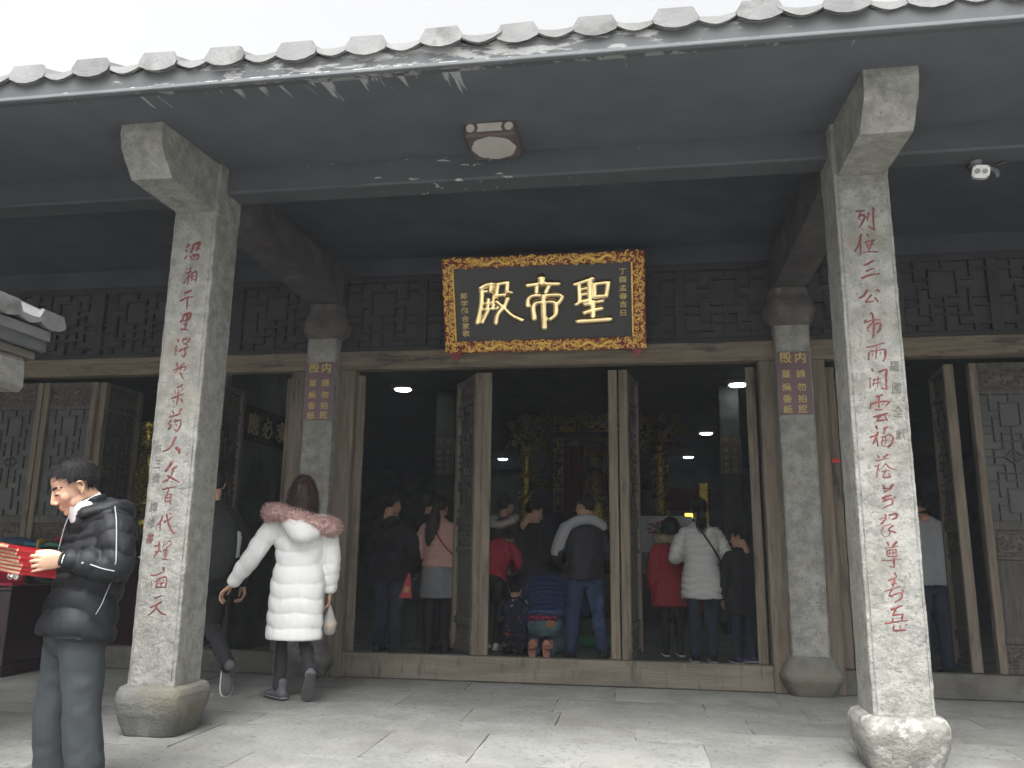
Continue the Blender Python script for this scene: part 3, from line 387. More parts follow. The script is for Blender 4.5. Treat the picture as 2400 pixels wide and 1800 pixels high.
# mortar bed between fascia and tiles, wavy under the caps
fb=MB(); n=29*8
V=[];F=[]
for q in range(n+1):
    x=-6.2+11.6*q/n; ph=((x+.557)/.394)%1.0; h=3.640+.028*math.cos(2*math.pi*ph)
    V+=[(x,3.603,3.527),(x,3.603,h),(x,3.68,h+.02),(x,3.68,3.527)]
for q in range(n):
    for a,b in((0,1),(1,2),(2,3),(3,0)): F.append((q*4+a,q*4+b,q*4+4+b,q*4+4+a))
fb.add(V,F); fb.build('fascia',W['fascia'],T,fix=True)
sf=MB(); sf.prism([(3.600,3.523),(4.74,3.617),(4.74,3.66),(3.61,3.575)],'x',X0,X1); sf.build('soffit',W['soffit'],T)
lipm=MB().box(X0,3.596,3.512,X1,3.625,3.532,.004); lipm.build('eave_lip',W['plaster'],T)
eb=MB().box(X0,4.735,3.44,X1,4.93,3.64,.012); eb.build('eave_beam',peel_mat('peeling_beam',(.060,.065,.072),(.36,.37,.36),2,(9,9,30),.69,(0,50,0),1.2),T)
pc=MB(); pc.prism([(4.90,3.64),(7.12,3.80),(7.12,3.9),(4.90,3.74)],'x',X0,X1); pc.build('porch_ceiling',W['ceiling'],T)

def grain(me,amp,sc_,seed):
    displace(me,[(amp,sc_),(amp*.5,sc_*3.1)],seed)
def shaft_mesh(w,z0,z1,y0,seed,bead=.017,amp=.0022):
    h=w/2; b=bead
    poly=[(-h+b,0),(-h+b+.004,.004),(-h+b+.008,0),(h-b-.008,0),(h-b-.004,.004),(h-b,0),(h-.003,.005),(h,b),(h,w-b),(h-b,w),(-h+b,w),(-h,w-b),(-h,b),(-h+.003,.005)]
    L=int((z1-z0)/.05); n=len(poly); m=MB()
    # subdivide the long sides
    P=[]
    for i in range(n):
        a,c=poly[i],poly[(i+1)%n]; k=max(1,int(math.hypot(c[0]-a[0],c[1]-a[1])/.05))
        P+=[(a[0]+(c[0]-a[0])*t/k,a[1]+(c[1]-a[1])*t/k) for t in range(k)]
    n=len(P); V=[(x,y0+y,z0+(z1-z0)*j/L) for j in range(L+1) for x,y in P]
    F=[(j*n+i,j*n+(i+1)%n,(j+1)*n+(i+1)%n,(j+1)*n+i) for j in range(L) for i in range(n)]+[tuple(range(n)),tuple(L*n+i for i in range(n))]
    m.add(V,F); me=m.mesh('shaft'); c=co_of(me); 
    rad=c-np.array((0,y0+h,0)); rad[:,2]=0; ln=np.linalg.norm(rad,axis=1)[:,None]
    edge=(np.minimum(abs(abs(c[:,0])-h),.03)<.022)&(np.minimum(abs(abs(c[:,1]-y0-h)-h),.03)<.022)
    d=amp*.5*vnoise(c*9+seed,seed)+np.where(edge,1,0)*(-abs(vnoise(c*26+seed,seed+3)))*amp*2.2
    c=c+rad/ln*d[:,None]; me.vertices.foreach_set('co',c.ravel()); me.update(); return me
def plinth_mesh(prof,seed,sq=5.0,amp=.004):
    m=MB(); P=[]
    for a,b in zip(prof,prof[1:]):
        P+=[(a[0]+(b[0]-a[0])*t/4,a[1]+(b[1]-a[1])*t/4) for t in range(4)]
    P.append(prof[-1]); m.lathe(P,56,sq=sq); me=m.mesh('plinth',smooth=True); grain(me,amp,11,seed); return me
def column(x,k,label):
    c=tag(empty('stone_column',(x,4.634,0),0,T),label)
    obj('shaft',shaft_mesh(.308,.282,3.268,0,3+len(k)*ord(k)),W['granite'],c)
    hb=MB().box(-.154,.0,3.2685,.154,.308,3.66,.008); hb.build('head_block',W['granite'],c)
    m=MB(); m.prism([(.03,3.272),(-.50,3.268),(-.625,3.41),(-.645,3.505),(-.64,3.64),(.03,3.66)],'x',-.1335,.1335)
    bm=bmesh.new(); bm.from_mesh(m.mesh('b')); bmesh.ops.subdivide_edges(bm,edges=bm.edges[:],cuts=5,use_grid_fill=True); bmesh.ops.triangulate(bm,faces=[f for f in bm.faces if len(f.verts)>4])
    bme=bpy.data.meshes.new('bracket'); bm.to_mesh(bme); bm.free(); displace(bme,[(.003,14),(.0015,40)],5+ord(k)); obj('bracket',bme,W['granite'],c)
    pl=plinth_mesh([(.168,0),(.186,.05),(.211,.13),(.221,.19),(.219,.235),(.205,.268),(.176,.281)],7+ord(k)); 
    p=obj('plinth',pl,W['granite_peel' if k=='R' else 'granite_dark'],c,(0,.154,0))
    for i in range(15):
        mb=strokes(MB(),[(r_*.86,p_) for r_,p_ in COUPLET[k+str(i)]],-.0005,1.0,.35); q=mb.mesh('character',True); 
        cc=co_of(q); cc[:,0]+=.002*vnoise(cc*160,i); cc[:,2]+=.002*vnoise(cc*160+9,i+5); q.vertices.foreach_set('co',cc.ravel()); obj('character',q,W['red'],c)
    for (ch,ux,z) in INSCR[k]:
        text_on('character',ch,c,W['red'] if ch=='書' else W['inscr'],ux,.0012,z,.066,.05,.0,.82,.12)
    return c
column(-2.870,'L','left front stone column carved with a red couplet from 沿 to 天')
column(1.330,'R','right front stone column carved with a red couplet from 列 to 岳')
SIGN=[('殿',-.062,.215,.098),('内',.058,.215,.098),('請',.055,.075,.072),('勿',.055,-.035,.072),('拍',.055,-.135,.072),('照',.055,-.225,.072),('莫',-.065,.075,.072),('燒',-.065,-.035,.072),('香',-.065,-.135,.072),('紙',-.065,-.225,.072)]
def notice(x,y,z,label,rx=0,pm='sign',gm='goldp'):
    o=empty('notice_sign',(x,y,z)); o.rotation_euler=(rx,0,0); tag(o,label,'sign','notice signs on columns')
    MB().box(-.134,-.012,-.266,.134,.0,.266,.003).build('plate',W[pm],o)
    e=MB(); e.box(-.137,-.014,-.269,-.1335,.001,.269).box(.1335,-.014,-.269,.137,.001,.269).box(-.1335,-.014,.2665,.1335,.001,.269).box(-.1335,-.014,-.269,.1335,.001,-.2665); e.build('edge',W['greym'],o)
    MB().box(-.105,-.0135,.145,.105,-.011,.156).build('rule',W['signd'],o)
    for ch,u,v,s in SIGN: text_on('character',ch,o,W[gm],u,-.0125,v,s,.02,.012,1.05)
    return o
def rear_column(x,y,label,capital=True,mat='granite'):
    c=tag(empty('stone_column',(x,y,0),0,T),label)
    obj('shaft',shaft_mesh(.2885,.30,2.992 if capital else 3.466,0,int(20+x*3),.012),W[mat],c)
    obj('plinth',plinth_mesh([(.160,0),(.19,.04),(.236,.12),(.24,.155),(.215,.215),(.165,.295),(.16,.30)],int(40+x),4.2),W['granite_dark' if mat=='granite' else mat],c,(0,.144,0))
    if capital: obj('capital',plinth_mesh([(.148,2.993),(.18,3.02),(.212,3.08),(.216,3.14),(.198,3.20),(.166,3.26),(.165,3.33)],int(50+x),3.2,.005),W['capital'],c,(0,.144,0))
    return c
rear_column(-2.870,6.886,'left rear stone column with a round dark capital beside the doors')
rear_column(1.322,6.886,'right rear stone column with a round dark capital beside the doors')
notice(-2.862,6.882,2.495,'purple notice sign with gold characters on the left rear stone column')
notice(1.313,6.882,2.488,'purple notice sign with gold characters on the right rear stone column')
for x,l in((-2.87,'left'),(1.325,'right')):
    m=MB(); m.prism([(4.944,3.38),(5.6,3.36),(6.4,3.335),(7.04,3.332),(7.04,3.70),(4.944,3.66)],'x',x-.135,x+.135); m.build('tie_beam',M('tie_beam_wood_'+l,(.058,.052,.052),.85,var=.25,scale=4,bump=.3,spots=[((.11,.10,.095),3,.56,.7)]),T)

# ---------------- front wall of the hall: posts, lintels, thresholds, transoms
def part(name,mat,*b,bev=.006,parent=None):
    m=MB()
    for q in b: m.box(*q,bev=bev)
    return m.build(name,W[mat] if isinstance(mat,str) else mat,parent or T)
for x0,x1 in((-2.742,-2.565),(1.045,1.192),(-3.19,-3.052),(1.462,1.59),(-6.62,-6.44),(5.0,5.2)):
    part('door_post','wood',(x0,6.985,.0,x1,7.115,2.712))
for x0,x1 in((-2.742,1.192),(-6.75,-3.03),(1.45,5.3)):
    part('lintel','woodx',(x0,6.975,2.7125,x1,7.10,2.885),bev=.008)
part('threshold','sill',(-2.60,7.005,.002,1.05,7.12,.203),bev=.008)
part('threshold','stonesill',(-6.75,7.01,.002,-3.10,7.12,.188)); part('threshold','stonesill',(1.50,7.01,.002,5.3,7.12,.186))
part('stone_pad','stonesill',(-3.12,6.99,.0005,-2.605,7.13,.05)); part('stone_pad','stonesill',(1.055,6.99,.0005,1.52,7.13,.05))
LAT=[('h',1,0,1),('v',1,0,2),('h',2,1,2),('v',2,1,4),('h',1,2,4),('h',4,2,4),('v',3,0,1),('h',3,1.2,2),('v',1.2,3,6),('h',4,0,1.2),('h',5,0,1.2),('h',5,2,4),('v',2,5,7),('h',6,1.2,4.8),('h',7,0,2),('v',1,7,9),('h',8,0,6),('v',3,4,8)]
def lattice(mb,x0,z0,x1,z1,y,d,t,half=False):
    """fret lattice; x0..x1, z0..z1; 6 x 16 units, symmetric both ways"""
    NV=8 if half else 16
    ux=(x1-x0)/6; uz=(z1-z0)/NV; done=set()
    def seg(kind,c,a,b):
        key=(kind,round(c,2),round(a,2),round(b,2))
        if key in done: return
        done.add(key)
        if kind=='h': mb.box(x0+a*ux-(t/2),y,z1-c*uz-t/2,x0+b*ux+t/2,y+d,z1-c*uz+t/2)
        else: mb.box(x0+c*ux-t/2,y+.0012,z1-b*uz,x0+c*ux+t/2,y+d-.0012,z1-a*uz)
    for k,c,a,b in LAT:
        for mx in(0,1):
            for mz in((0,) if half else (0,1)):
                if k=='h': cc=NV-c if mz else c; aa,bb=(6-b,6-a) if mx else (a,b)
                else: cc=6-c if mx else c; aa,bb=(NV-b,NV-a) if mz else (a,b)
                seg(k,cc,aa,bb)
    if not half:
        cx,cz=x0+3*ux,z1-8*uz
        for sx in(-1,1):
            for sz in(-1,1):
                p=[(cx+sx*ux,cz),(cx,cz+sz*uz*.95)]; dx,dz=p[1][0]-p[0][0],p[1][1]-p[0][1]; L=math.hypot(dx,dz); nx,nz=-dz/L*t/2,dx/L*t/2
                mb.prism([(p[0][0]+nx,p[0][1]+nz),(p[1][0]+nx,p[1][1]+nz),(p[1][0]-nx,p[1][1]-nz),(p[0][0]-nx,p[0][1]-nz)],'y',y+.002,y+d-.002)
for x0,x1,np_ in((-2.74,1.19,5),(-6.75,-3.05,5),(1.46,5.3,5)):
    tr=empty('transom',(0,0,0),0,T)
    part('rail','tblack',(x0,7.0,2.8855,x1,7.07,2.93),(x0,7.0,3.56,x1,7.07,3.62),parent=tr)
    part('backing','tback',(x0,7.055,2.93,x1,7.085,3.56),bev=0,parent=tr)
    pw=(x1-x0)/np_; lm=MB(); 
    for i in range(np_):
        lattice(lm,x0+i*pw+.05,2.93,x0+(i+1)*pw-.05,3.56,7.02,.034,.026,True)
        part('stile','tblack',(x0+i*pw-.045,7.005,2.93,x0+i*pw+.045,7.065,3.56),parent=tr,bev=.004)
    tag(lm.build('lattice',W['tblack'],tr),kind='stuff')
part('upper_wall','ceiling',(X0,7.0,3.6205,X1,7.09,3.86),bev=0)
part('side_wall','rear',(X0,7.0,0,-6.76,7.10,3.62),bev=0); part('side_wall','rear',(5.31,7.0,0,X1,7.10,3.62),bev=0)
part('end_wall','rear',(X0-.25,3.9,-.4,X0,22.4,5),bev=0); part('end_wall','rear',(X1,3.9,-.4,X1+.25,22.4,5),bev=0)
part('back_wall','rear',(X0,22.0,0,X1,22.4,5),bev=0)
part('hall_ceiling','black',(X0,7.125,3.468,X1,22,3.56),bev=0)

def make_leaf(width):
    L=empty('door_leaf',(0,0,0),0,T); h=2.475; w=width; y=-.032; Y=.032
    for a in(0,w-.062): 
        part('stile','wood' ,(a,y-.008,0,a+.062,Y+.008,h),parent=L,bev=.006)
    for a,b in((0.0,.05),(.225,.29),(.865,.90),(1.10,1.175),(2.205,2.25),(2.425,2.475)):
        part('rail','dwood',(.0625,y,a,w-.0625,Y,b),parent=L,bev=.006)
    for a,b in((2.2505,2.4245),(.9005,1.0995),(.0505,.2245)):
        part('carved_panel','carve',(.063,-.012,a,w-.063,.012,b),parent=L,bev=0)
        m=MB()
        for s in(-1,1):
            f=.018*s
            for q in((.085,a+.02,w-.085,a+.03),(.085,b-.03,w-.085,b-.02),(.085,a+.03,.095,b-.03),(w-.095,a+.03,w-.085,b-.03)): m.box(q[0],min(0,f),q[1],q[2],max(0,f),q[3])
            r2=random.Random(int(a*100)+s)
            for q in range(26):   # carved leaves and scrolls
                cx,cz=r2.uniform(.11,w-.11),r2.uniform(a+.045,b-.045)
                m.ball((cx,.012*s,cz),(r2.uniform(.010,.022),.008,r2.uniform(.006,.014)),6,4,Matrix.Rotation(r2.uniform(0,3),3,'Y'))
        tag(m.build('carving',W['carve'],L,True),kind='stuff')
    part('plank_panel','dwood',(.063,-.010,.2905,w-.063,.010,.8645),parent=L,bev=0)
    m=MB()
    for s in(-1,1):
        f=.017*s
        for q in((.085,.315,w-.085,.328),(.085,.827,w-.085,.84),(.085,.328,.098,.827),(w-.098,.328,w-.085,.827)): m.box(q[0],min(0,f),q[1],q[2],max(0,f),q[3])
    m.build('moulding',W['dwood'],L)
    part('backing','paper',(.063,-.004,1.1755,w-.063,.004,2.2045),parent=L,bev=0)
    m=MB(); lattice(m,.063,1.176,w-.063,2.204,-.024,.019,.013); lattice(m,.063,1.176,w-.063,2.204,.005,.019,.013); tag(m.build('lattice',W['dwood'],L),kind='stuff')
    return L
def copy_tree(o,parent):
    c=o.copy(); COL.objects.link(c); c.parent=parent
    for ch in list(o.children): copy_tree(ch,c)
    return c
leaf0=make_leaf(.58)
LEAVES=[(-2.535,109,.205),(-1.40,121,.205),(-1.335,100,.205),(-.205,92,.205),(-.115,80,.205),(.985,82,.205),(-6.40,0,.19),(-5.81,0,.19),(-5.20,87,.19),(-4.02,90,.19),(-3.225,114,.19),(2.60,83,.19),(2.745,0,.19),(1.64,76,.19)]
for i,(x,a,z) in enumerate(LEAVES):
    o=leaf0 if i==0 else copy_tree(leaf0,T)
    o.location=(x,7.085,z); o.rotation_euler=(0,0,R(a))
# ================================================================== PROPS ON THE FRONT
# ---------------- name board over the door, leaning forward
PW,PH=1.79,.845
pq=empty('name_board',(-.795,6.915,2.83)); pq.rotation_euler=(R(19.0),0,0)
tag(pq,'black lacquered name board with three large gold characters in a red and gold frame','name board')
def pl(u,v): return ((u-.5)*PW,v*PH)
MB().box(-PW/2+.02,.012,.02,PW/2-.02,.05,PH-.02).build('back_board',W['lacq'],pq)
MB().box(-PW/2+.10,-.012,.10,PW/2-.105,.012,PH-.095).build('panel',W['lacq'],pq)
bx=[(-PW/2,0,PW/2,.105),(-PW/2,PH-.095,PW/2,PH),(-PW/2,.1055,-PW/2+.105,PH-.0955),(PW/2-.11,.1055,PW/2,PH-.0955)]
for a in bx: MB().box(a[0],-.03,a[1],a[2],.014,a[3],.004).build('frame_rail',W['redgold'],pq)
cv=MB(); r2=random.Random(3)
def curl(cx,cz,s,a0,turn,y=-.032):
    P=[]; 
    for i in range(9):
        t=i/8; a=a0+turn*t*4.4; rr=s*(1-.78*t); P.append((cx+rr*math.cos(a),y,cz+rr*math.sin(a)))
    cv.tube(P,[(s*.34*(1-.35*i/8),s*.26) for i in range(9)],n=5,m=9,ref=(.3,0,.95))
def dragon(x0,x1,zc,amp,sgn):
    P=[(x0+(x1-x0)*i/14,-.036,zc+amp*math.sin(i*1.25)*(1-.3*i/14)) for i in range(15)]
    cv.tube(P,[.005+.013*math.sin(math.pi*min(1,(i+2)/14)) for i in range(15)],n=6,m=43,ref=(.3,0,.95))
    for i in range(0,42):
        t=i/41; k=t*14; x=x0+(x1-x0)*t; z=zc+amp*math.sin(k*1.25)*(1-.3*t)
        cv.ball((x,-.047,z+.014*math.cos(k)),(.006,.006,.006),5,3)
for zc in(.052,PH-.047):
    dragon(-.62,-.12,zc,.022,1); dragon(.62,.12,zc,.022,-1)
    for i in range(80):
        x=-PW/2+.03+(PW-.06)*i/79+r2.uniform(-.012,.012)
        for s in(-1,1): 
            if r2.random()<.9: curl(x,zc+s*r2.uniform(.010,.036),r2.uniform(.014,.026),r2.uniform(0,6.3),r2.choice((-1,1)))
    curl(-.03,zc,.03,0,1); curl(.03,zc,.03,3.1,-1); cv.ball((0,-.04,zc),(.018,.014,.018),8,6)
for xc in(-PW/2+.052,PW/2-.055):
    for i in range(30):
        z=.11+(PH-.21)*i/29+r2.uniform(-.01,.01)
        for s in(-1,1): curl(xc+s*r2.uniform(.010,.034),z,r2.uniform(.014,.024),r2.uniform(0,6.3),r2.choice((-1,1)))
tag(cv.build('carving',W['gold2'],pq,True),kind='stuff')
for ax in(-PW/2+.10,PW/2-.115):
    m=MB(); m.prism([(ax-.004,.106),(ax+.008,.106),(ax+.008,PH-.096),(ax-.004,PH-.096)],'y',-.020,-.0305); m.build('bead',W['gold2'],pq)
for g in PLAQUE_BIG:
    mb=MB()
    for (r,pts) in g:
        P=[(pl(*p)[0],-.016,pl(*p)[1]) for p in pts]; k=len(P); rr=r*PW*.74
        mb.tube(P,[(rr*(1.0 if i in(0,k-1) else .92),rr*.8) for i in range(k)],n=12,m=max(4,(k-1)*5+1),ref=(.31,0,.95))
        for p in(P[0],P[-1]): mb.ball(p,(rr*1.04,rr*.85,rr*1.04),10,7)
    me=remesh(mb,.0045,6); obj('character',me,W['gold'],pq)
for ch,u,v in PLAQUE_SMALL:
    x,z=pl(u,v); text_on('character',ch,pq,W['goldp'],x,-.0125,z,.060,.03,.018,1.15)
for u in(.055,.955):
    x=(u-.5)*PW; m=MB(); m.prism([(x-.035,.0),(x+.035,.0),(x+.045,-.02),(x,-.075),(x-.045,-.02)],'y',-.035,.03); m.build('hanger_hook',W['redlac'],pq)

# ---------------- unlit lamp box on the soffit
lp=empty('ceiling_lamp',(-.825,4.44,3.492)); lp.scale=(.9,.9,.9); tag(lp,'unlit brown ceiling lamp with frosted panels on the soffit','lamp')
MB().box(-.17,-.17,.0,.17,.17,.105,.01).build('frame',W['lampbrown'],lp)
n=28; prof=[]
for i in range(n):
    a=2*math.pi*i/n; r=.148*(1+.035*math.cos(8*a)); prof.append((r*math.cos(a),r*math.sin(a)))
m=MB(); m.prism(prof,'z',-.006,.004); m.build('bottom_panel',W['lampshade'],lp)
for sgn in(-1,):
    m=MB(); m.prism([(-.085,.03),(.085,.03),(.075,.055),(.085,.085),(-.085,.085),(-.075,.055)],'y',-.176,-.168); m.build('side_panel',W['lampshade'],lp)
    for s in(-1,1):
        m=MB(); m.prism([(s*.128+.028*math.cos(2*math.pi*k/14),.057+.028*math.sin(2*math.pi*k/14)) for k in range(14)],'y',-.176,-.168); m.build('side_panel',W['lampshade'],lp)
# ---------------- security camera under the eave beam
sc_o=empty('security_camera',(2.085,4.88,3.36)); tag(sc_o,'white security camera with twin lenses hung under the right eave','camera')
rotc=(Vector((-1.9,-4.88,-1.9)).to_track_quat('-Y','Z')).to_matrix().to_4x4()@Matrix.Rotation(R(13),4,'Y')
m=MB(); pts=[]
for i in range(20):
    a=2*math.pi*(i+.5)/20; c,s=math.cos(a),math.sin(a); pts.append((math.copysign(abs(c)**.55,c)*.047,math.copysign(abs(s)**.55,s)*.038))
m.prism(pts,'y',-.09,.13); m.xform(rotc); m.build('housing',W['whitem'],sc_o)
for s in(-1,1):
    m=MB(); m.prism([(s*.020+.0155*math.cos(k*.42),.002+.0155*math.sin(k*.42)) for k in range(15)],'y',-.0935,-.088); m.xform(rotc); m.build('lens',W['lens'],sc_o)
    for q in(-1,1):
        m=MB(); m.prism([(s*.036+.004*math.cos(k*.8),q*.027+.004*math.sin(k*.8)) for k in range(8)],'y',-.0925,-.089); m.xform(rotc); m.build('screw',W['greym'],sc_o)
m=MB(); m.tube([(0,.03,.035),(-.01,.02,.065),(-.01,.02,.083)],[.011]*3,n=8); m.tube([(-.01,.02,.068),(-.01,.02,.0825)],[.03,.034],n=12); m.build('mount',W['greym'],sc_o)
m=MB(); m.tube([(.05,-.02,.02),(.07,-.05,-.03),(.062,-.06,-.06)],[.012,.013,.008],n=8); m.build('arm',W['greym'],sc_o)
m=MB(); m.tube([(-.02,.03,.08),(-.075,.0,.045),(-.06,-.01,.0),(-.03,.02,.02)],[.0035]*4,n=6); m.tube([(.06,.02,.03),(.11,.03,.06),(.16,.04,.078)],[.006,.009,.012],n=6); m.build('cable',W['cable'],sc_o)

# ---------------- tiled corner of the low side building at the left edge (its eave runs along y)
SB=tag(empty('side_building',(-3.5,4.256,2.395)),'corner of a low side building with tiled eave and rough stone block','building')
m=MB(); m.prism([(-.03,-.03),(-1.9,.80),(-1.9,.70),(-.03,-.09)],'y',-3.2,.02); rfo=m.build('roof',W['tile'],SB)
cm2=capme.copy(); V=co_of(cm2); Q=np.stack([-(V[:,1]-3.575),V[:,0],V[:,2]],1); cm2.vertices.foreach_set('co',Q.ravel()); cm2.update()
dm2=dripme.copy(); V=co_of(dm2); Q=np.stack([-(V[:,1]-3.585),V[:,0],V[:,2]],1); dm2.vertices.foreach_set('co',Q.ravel()); dm2.update()
for i in range(8):
    o=bpy.data.objects.new('cap_tile',cm2); o.location=(rnd.uniform(-.01,.01),-.37*i,-.02); link(o,rfo)
    o=bpy.data.objects.new('drip_tile',dm2); o.location=(-.01,-.37*i-.185,.03); link(o,rfo)
part('fascia',M('side_fascia',(.10,.104,.106),.85,var=.2,scale=4,bump=.3,spots=[((.07,.072,.075),4,.5,.66)]),(-.09,-3.2,-.155,-.05,.025,-.022),parent=SB,bev=.004)
part('eave_board','granite_dark',(-.17,-3.2,-.205,-.10,.004,-.157),parent=SB,bev=.006)
m=MB().box(-1.2,-.30,-.415,-.095,-.045,-.206,.03); me=m.mesh('block'); bm=bmesh.new(); bm.from_mesh(me); bmesh.ops.subdivide_edges(bm,edges=bm.edges[:],cuts=4,use_grid_fill=True); bm.to_mesh(me); bm.free(); displace(me,[(.008,12),(.004,30)],4); obj('bracket',me,W['granite'],SB)
part('side_wall','granite_dark',(-1.5,-3.2,-2.8,-1.2,.02,.2),parent=SB,bev=0)

# ================================================================== LEFT STALL
tb=tag(empty('counter',(-5.3,6.35,0)),'dark maroon counter behind the man holding red booklets','counter')
part('cabinet','maroon',(-1.2,0,.10,0,.52,.70),parent=tb); part('base','maroon',(-1.22,-.02,.0,.02,.53,.0995),parent=tb); part('worktop','maroon',(-1.23,-.03,.7005,.03,.53,.735),parent=tb)
db=tag(empty('donation_box',(-5.52,6.80,.737)),'maroon donation box with gold characters standing on the counter','box')
part('body','maroon',(0,0,0,.62,.16,.22),parent=db); part('lid','maroon',(-.01,-.01,.2205,.63,.165,.245),parent=db)
for i,ch in enumerate('隨喜功德'): text_on('character',ch,db,W['goldp'],.07+.095*i,-.001,.10,.085,.02,.012)
bn=M('blue_banner_cloth',(.02,.07,.12),.7,var=.7,scale=7); gn=M('green_banner_cloth',(.02,.09,.06),.7,var=.5); rd2=M('red_banner_cloth',(.16,.015,.03),.8); yl=M('yellow_tie',(.40,.30,.05),.7)
for nm,lab,mt,x0,x1,y,z,h in(('folded_cloth','folded blue cloth lying on the shelf behind the counter',bn,-5.95,-5.32,6.72,1.085,.05),('folded_cloth','folded green cloth end lying on the shelf behind the counter',gn,-5.42,-5.12,6.76,1.07,.035),('folded_cloth','folded red cloth end lying on the green cloth',rd2,-5.30,-5.13,6.80,1.12,.03)):
    mb=MB(); mb.tube([(x0,y,z),((x0+x1)/2,y,z+h*.5),(x1,y,z-.005)],[(.07,h*.5),(.08,h),(.05,h*.45)],n=10,m=14,ref=(0,1,0)); me=remesh(mb,.012,2); displace(me,[(.008,(9,20,20))],3); tag(obj(nm,me,mt),lab,'cloth')
tie=MB(); tie.tube([(-5.36,6.72,1.05),(-5.36,6.72,1.12)],[(.010,.07),(.010,.07)],n=10,ref=(1,0,0)); tag(tie.build('cloth_tie',yl,None,True),'yellow tie round the folded cloth behind the counter','tie')
shf=tag(empty('display_shelf',(-5.95,6.62,.737)),'dark display shelf standing on the maroon counter','shelf'); part('board','maroon',(-.5,0,.27,.95,.20,.30),parent=shf); part('side','maroon',(-.5,0.005,0,-.46,.19,.2695),parent=shf); part('side','maroon',(.36,0.01,0,.395,.17,.2695),parent=shf)
tr_=tag(empty('trinket_tray',(-5.42,6.42,.737)),'red tray of round metal trinkets on the maroon counter','tray')
part('tray',M('pinkish_red_cloth',(.38,.03,.06),.8),(-.55,0,0,.06,.16,.025),parent=tr_)
m=MB(); m.prism([(-.55,.03),(.02,.03),(.0,.24),(-.5,.26)],'y',.165,.18); m.build('backing',M('red_felt',(.35,.025,.05),.9),tr_)
chrome=M('bright_steel',(.62,.60,.57),.18,.95,var=.1)
for q,(x,z,r) in enumerate(((-.10,.155,.055),(-.22,.07,.06),(-.33,.17,.07),(-.02,.06,.034),(.03,.05,.024),(-.44,.09,.06))):
    m=MB(); m.lathe([(r*.4,0),(r,.01),(r,.03),(r*.85,.032),(r*.8,.02),(r*.2,.015)],18); m.xform(Matrix.Translation((x,.15-.05*(z<.1),z+.02))@Matrix.Rotation(R(80),4,'X')); m.build('trinket',chrome if q%3!=1 else W['whitem'],tr_,True)

# ================================================================== INSIDE THE HALL
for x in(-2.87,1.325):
    rear_column(x,11.8,('left' if x<0 else 'right')+' inner stone column in the dark hall',False,mat='shadedstone')
notice(-2.87,11.796,2.45,'dim notice sign on the left inner column of the dark hall',0,'signshade','goldshade'); notice(1.325,11.796,2.45,'dim notice sign on the right inner column of the dark hall',0,'signshade','goldshade')
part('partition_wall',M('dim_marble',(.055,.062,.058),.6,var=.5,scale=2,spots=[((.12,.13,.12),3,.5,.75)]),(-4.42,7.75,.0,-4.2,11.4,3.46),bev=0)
hb_=tag(empty('hanging_board',(-4.195,8.75,2.42)),'black board with gold characters on the inner side wall of the left bay','name board')
part('board','lacq',(0,-.72,-.19,.03,.72,.19),parent=hb_,bev=.004)
for i,ch in enumerate('應必求有'):
    src=glyph(ch,.02,.012); V=co_of(src); me=src.copy(); me.vertices.foreach_set('co',(np.stack([V[:,2]*.26+.033,V[:,0]*.26+(-.52+.35*i),V[:,1]*.26],1)).ravel()); me.materials.clear(); obj('character',me,W['goldp'],hb_)
cab=tag(empty('offering_cabinet',(-5.2,7.5,0)),'dark maroon offering cabinet behind the left stone threshold','cabinet')
part('body','maroon',(-.3,0,.0,.78,.5,.92),parent=cab); part('top','maroon',(-.34,-.03,.9205,.82,.53,.97),parent=cab); part('paper_sheet',M('paper_white',(.6,.6,.57),.7),(.28,.02,.9705,.74,.30,.985),parent=cab,bev=0)
# gilded seated statue in the left bay
gs=tag(empty('gilded_statue',(-6.0,9.15,0)),'gilded seated statue glinting in the dark left bay','statue')
part('pedestal','maroon',(-.5,-.4,0,.5,.5,1.15),parent=gs)
mb=MB(); mb.tube([(0,0,1.15),(0,.02,1.55),(0,0,1.95),(0,-.02,2.15)],[(.42,.34),(.30,.22),(.33,.2),(.12,.12)],n=18,m=20); mb.ball((0,-.03,2.33),(.13,.14,.17)); mb.ball((0,-.03,2.52),(.09,.09,.09))
for s in(-1,1): mb.tube([(s*.3,0,1.98),(s*.42,-.1,1.65),(s*.15,-.33,1.5)],[.12,.10,.07],n=10,m=9); mb.tube([(s*.2,-.1,1.25),(s*.45,-.3,1.28),(0,-.42,1.24)],[.16,.14,.10],n=10,m=9)
me=remesh(mb,.022,2); displace(me,[(.03,(9,9,2.2)),(.012,20)],8); obj('figure',me,W['altgold'],gs)
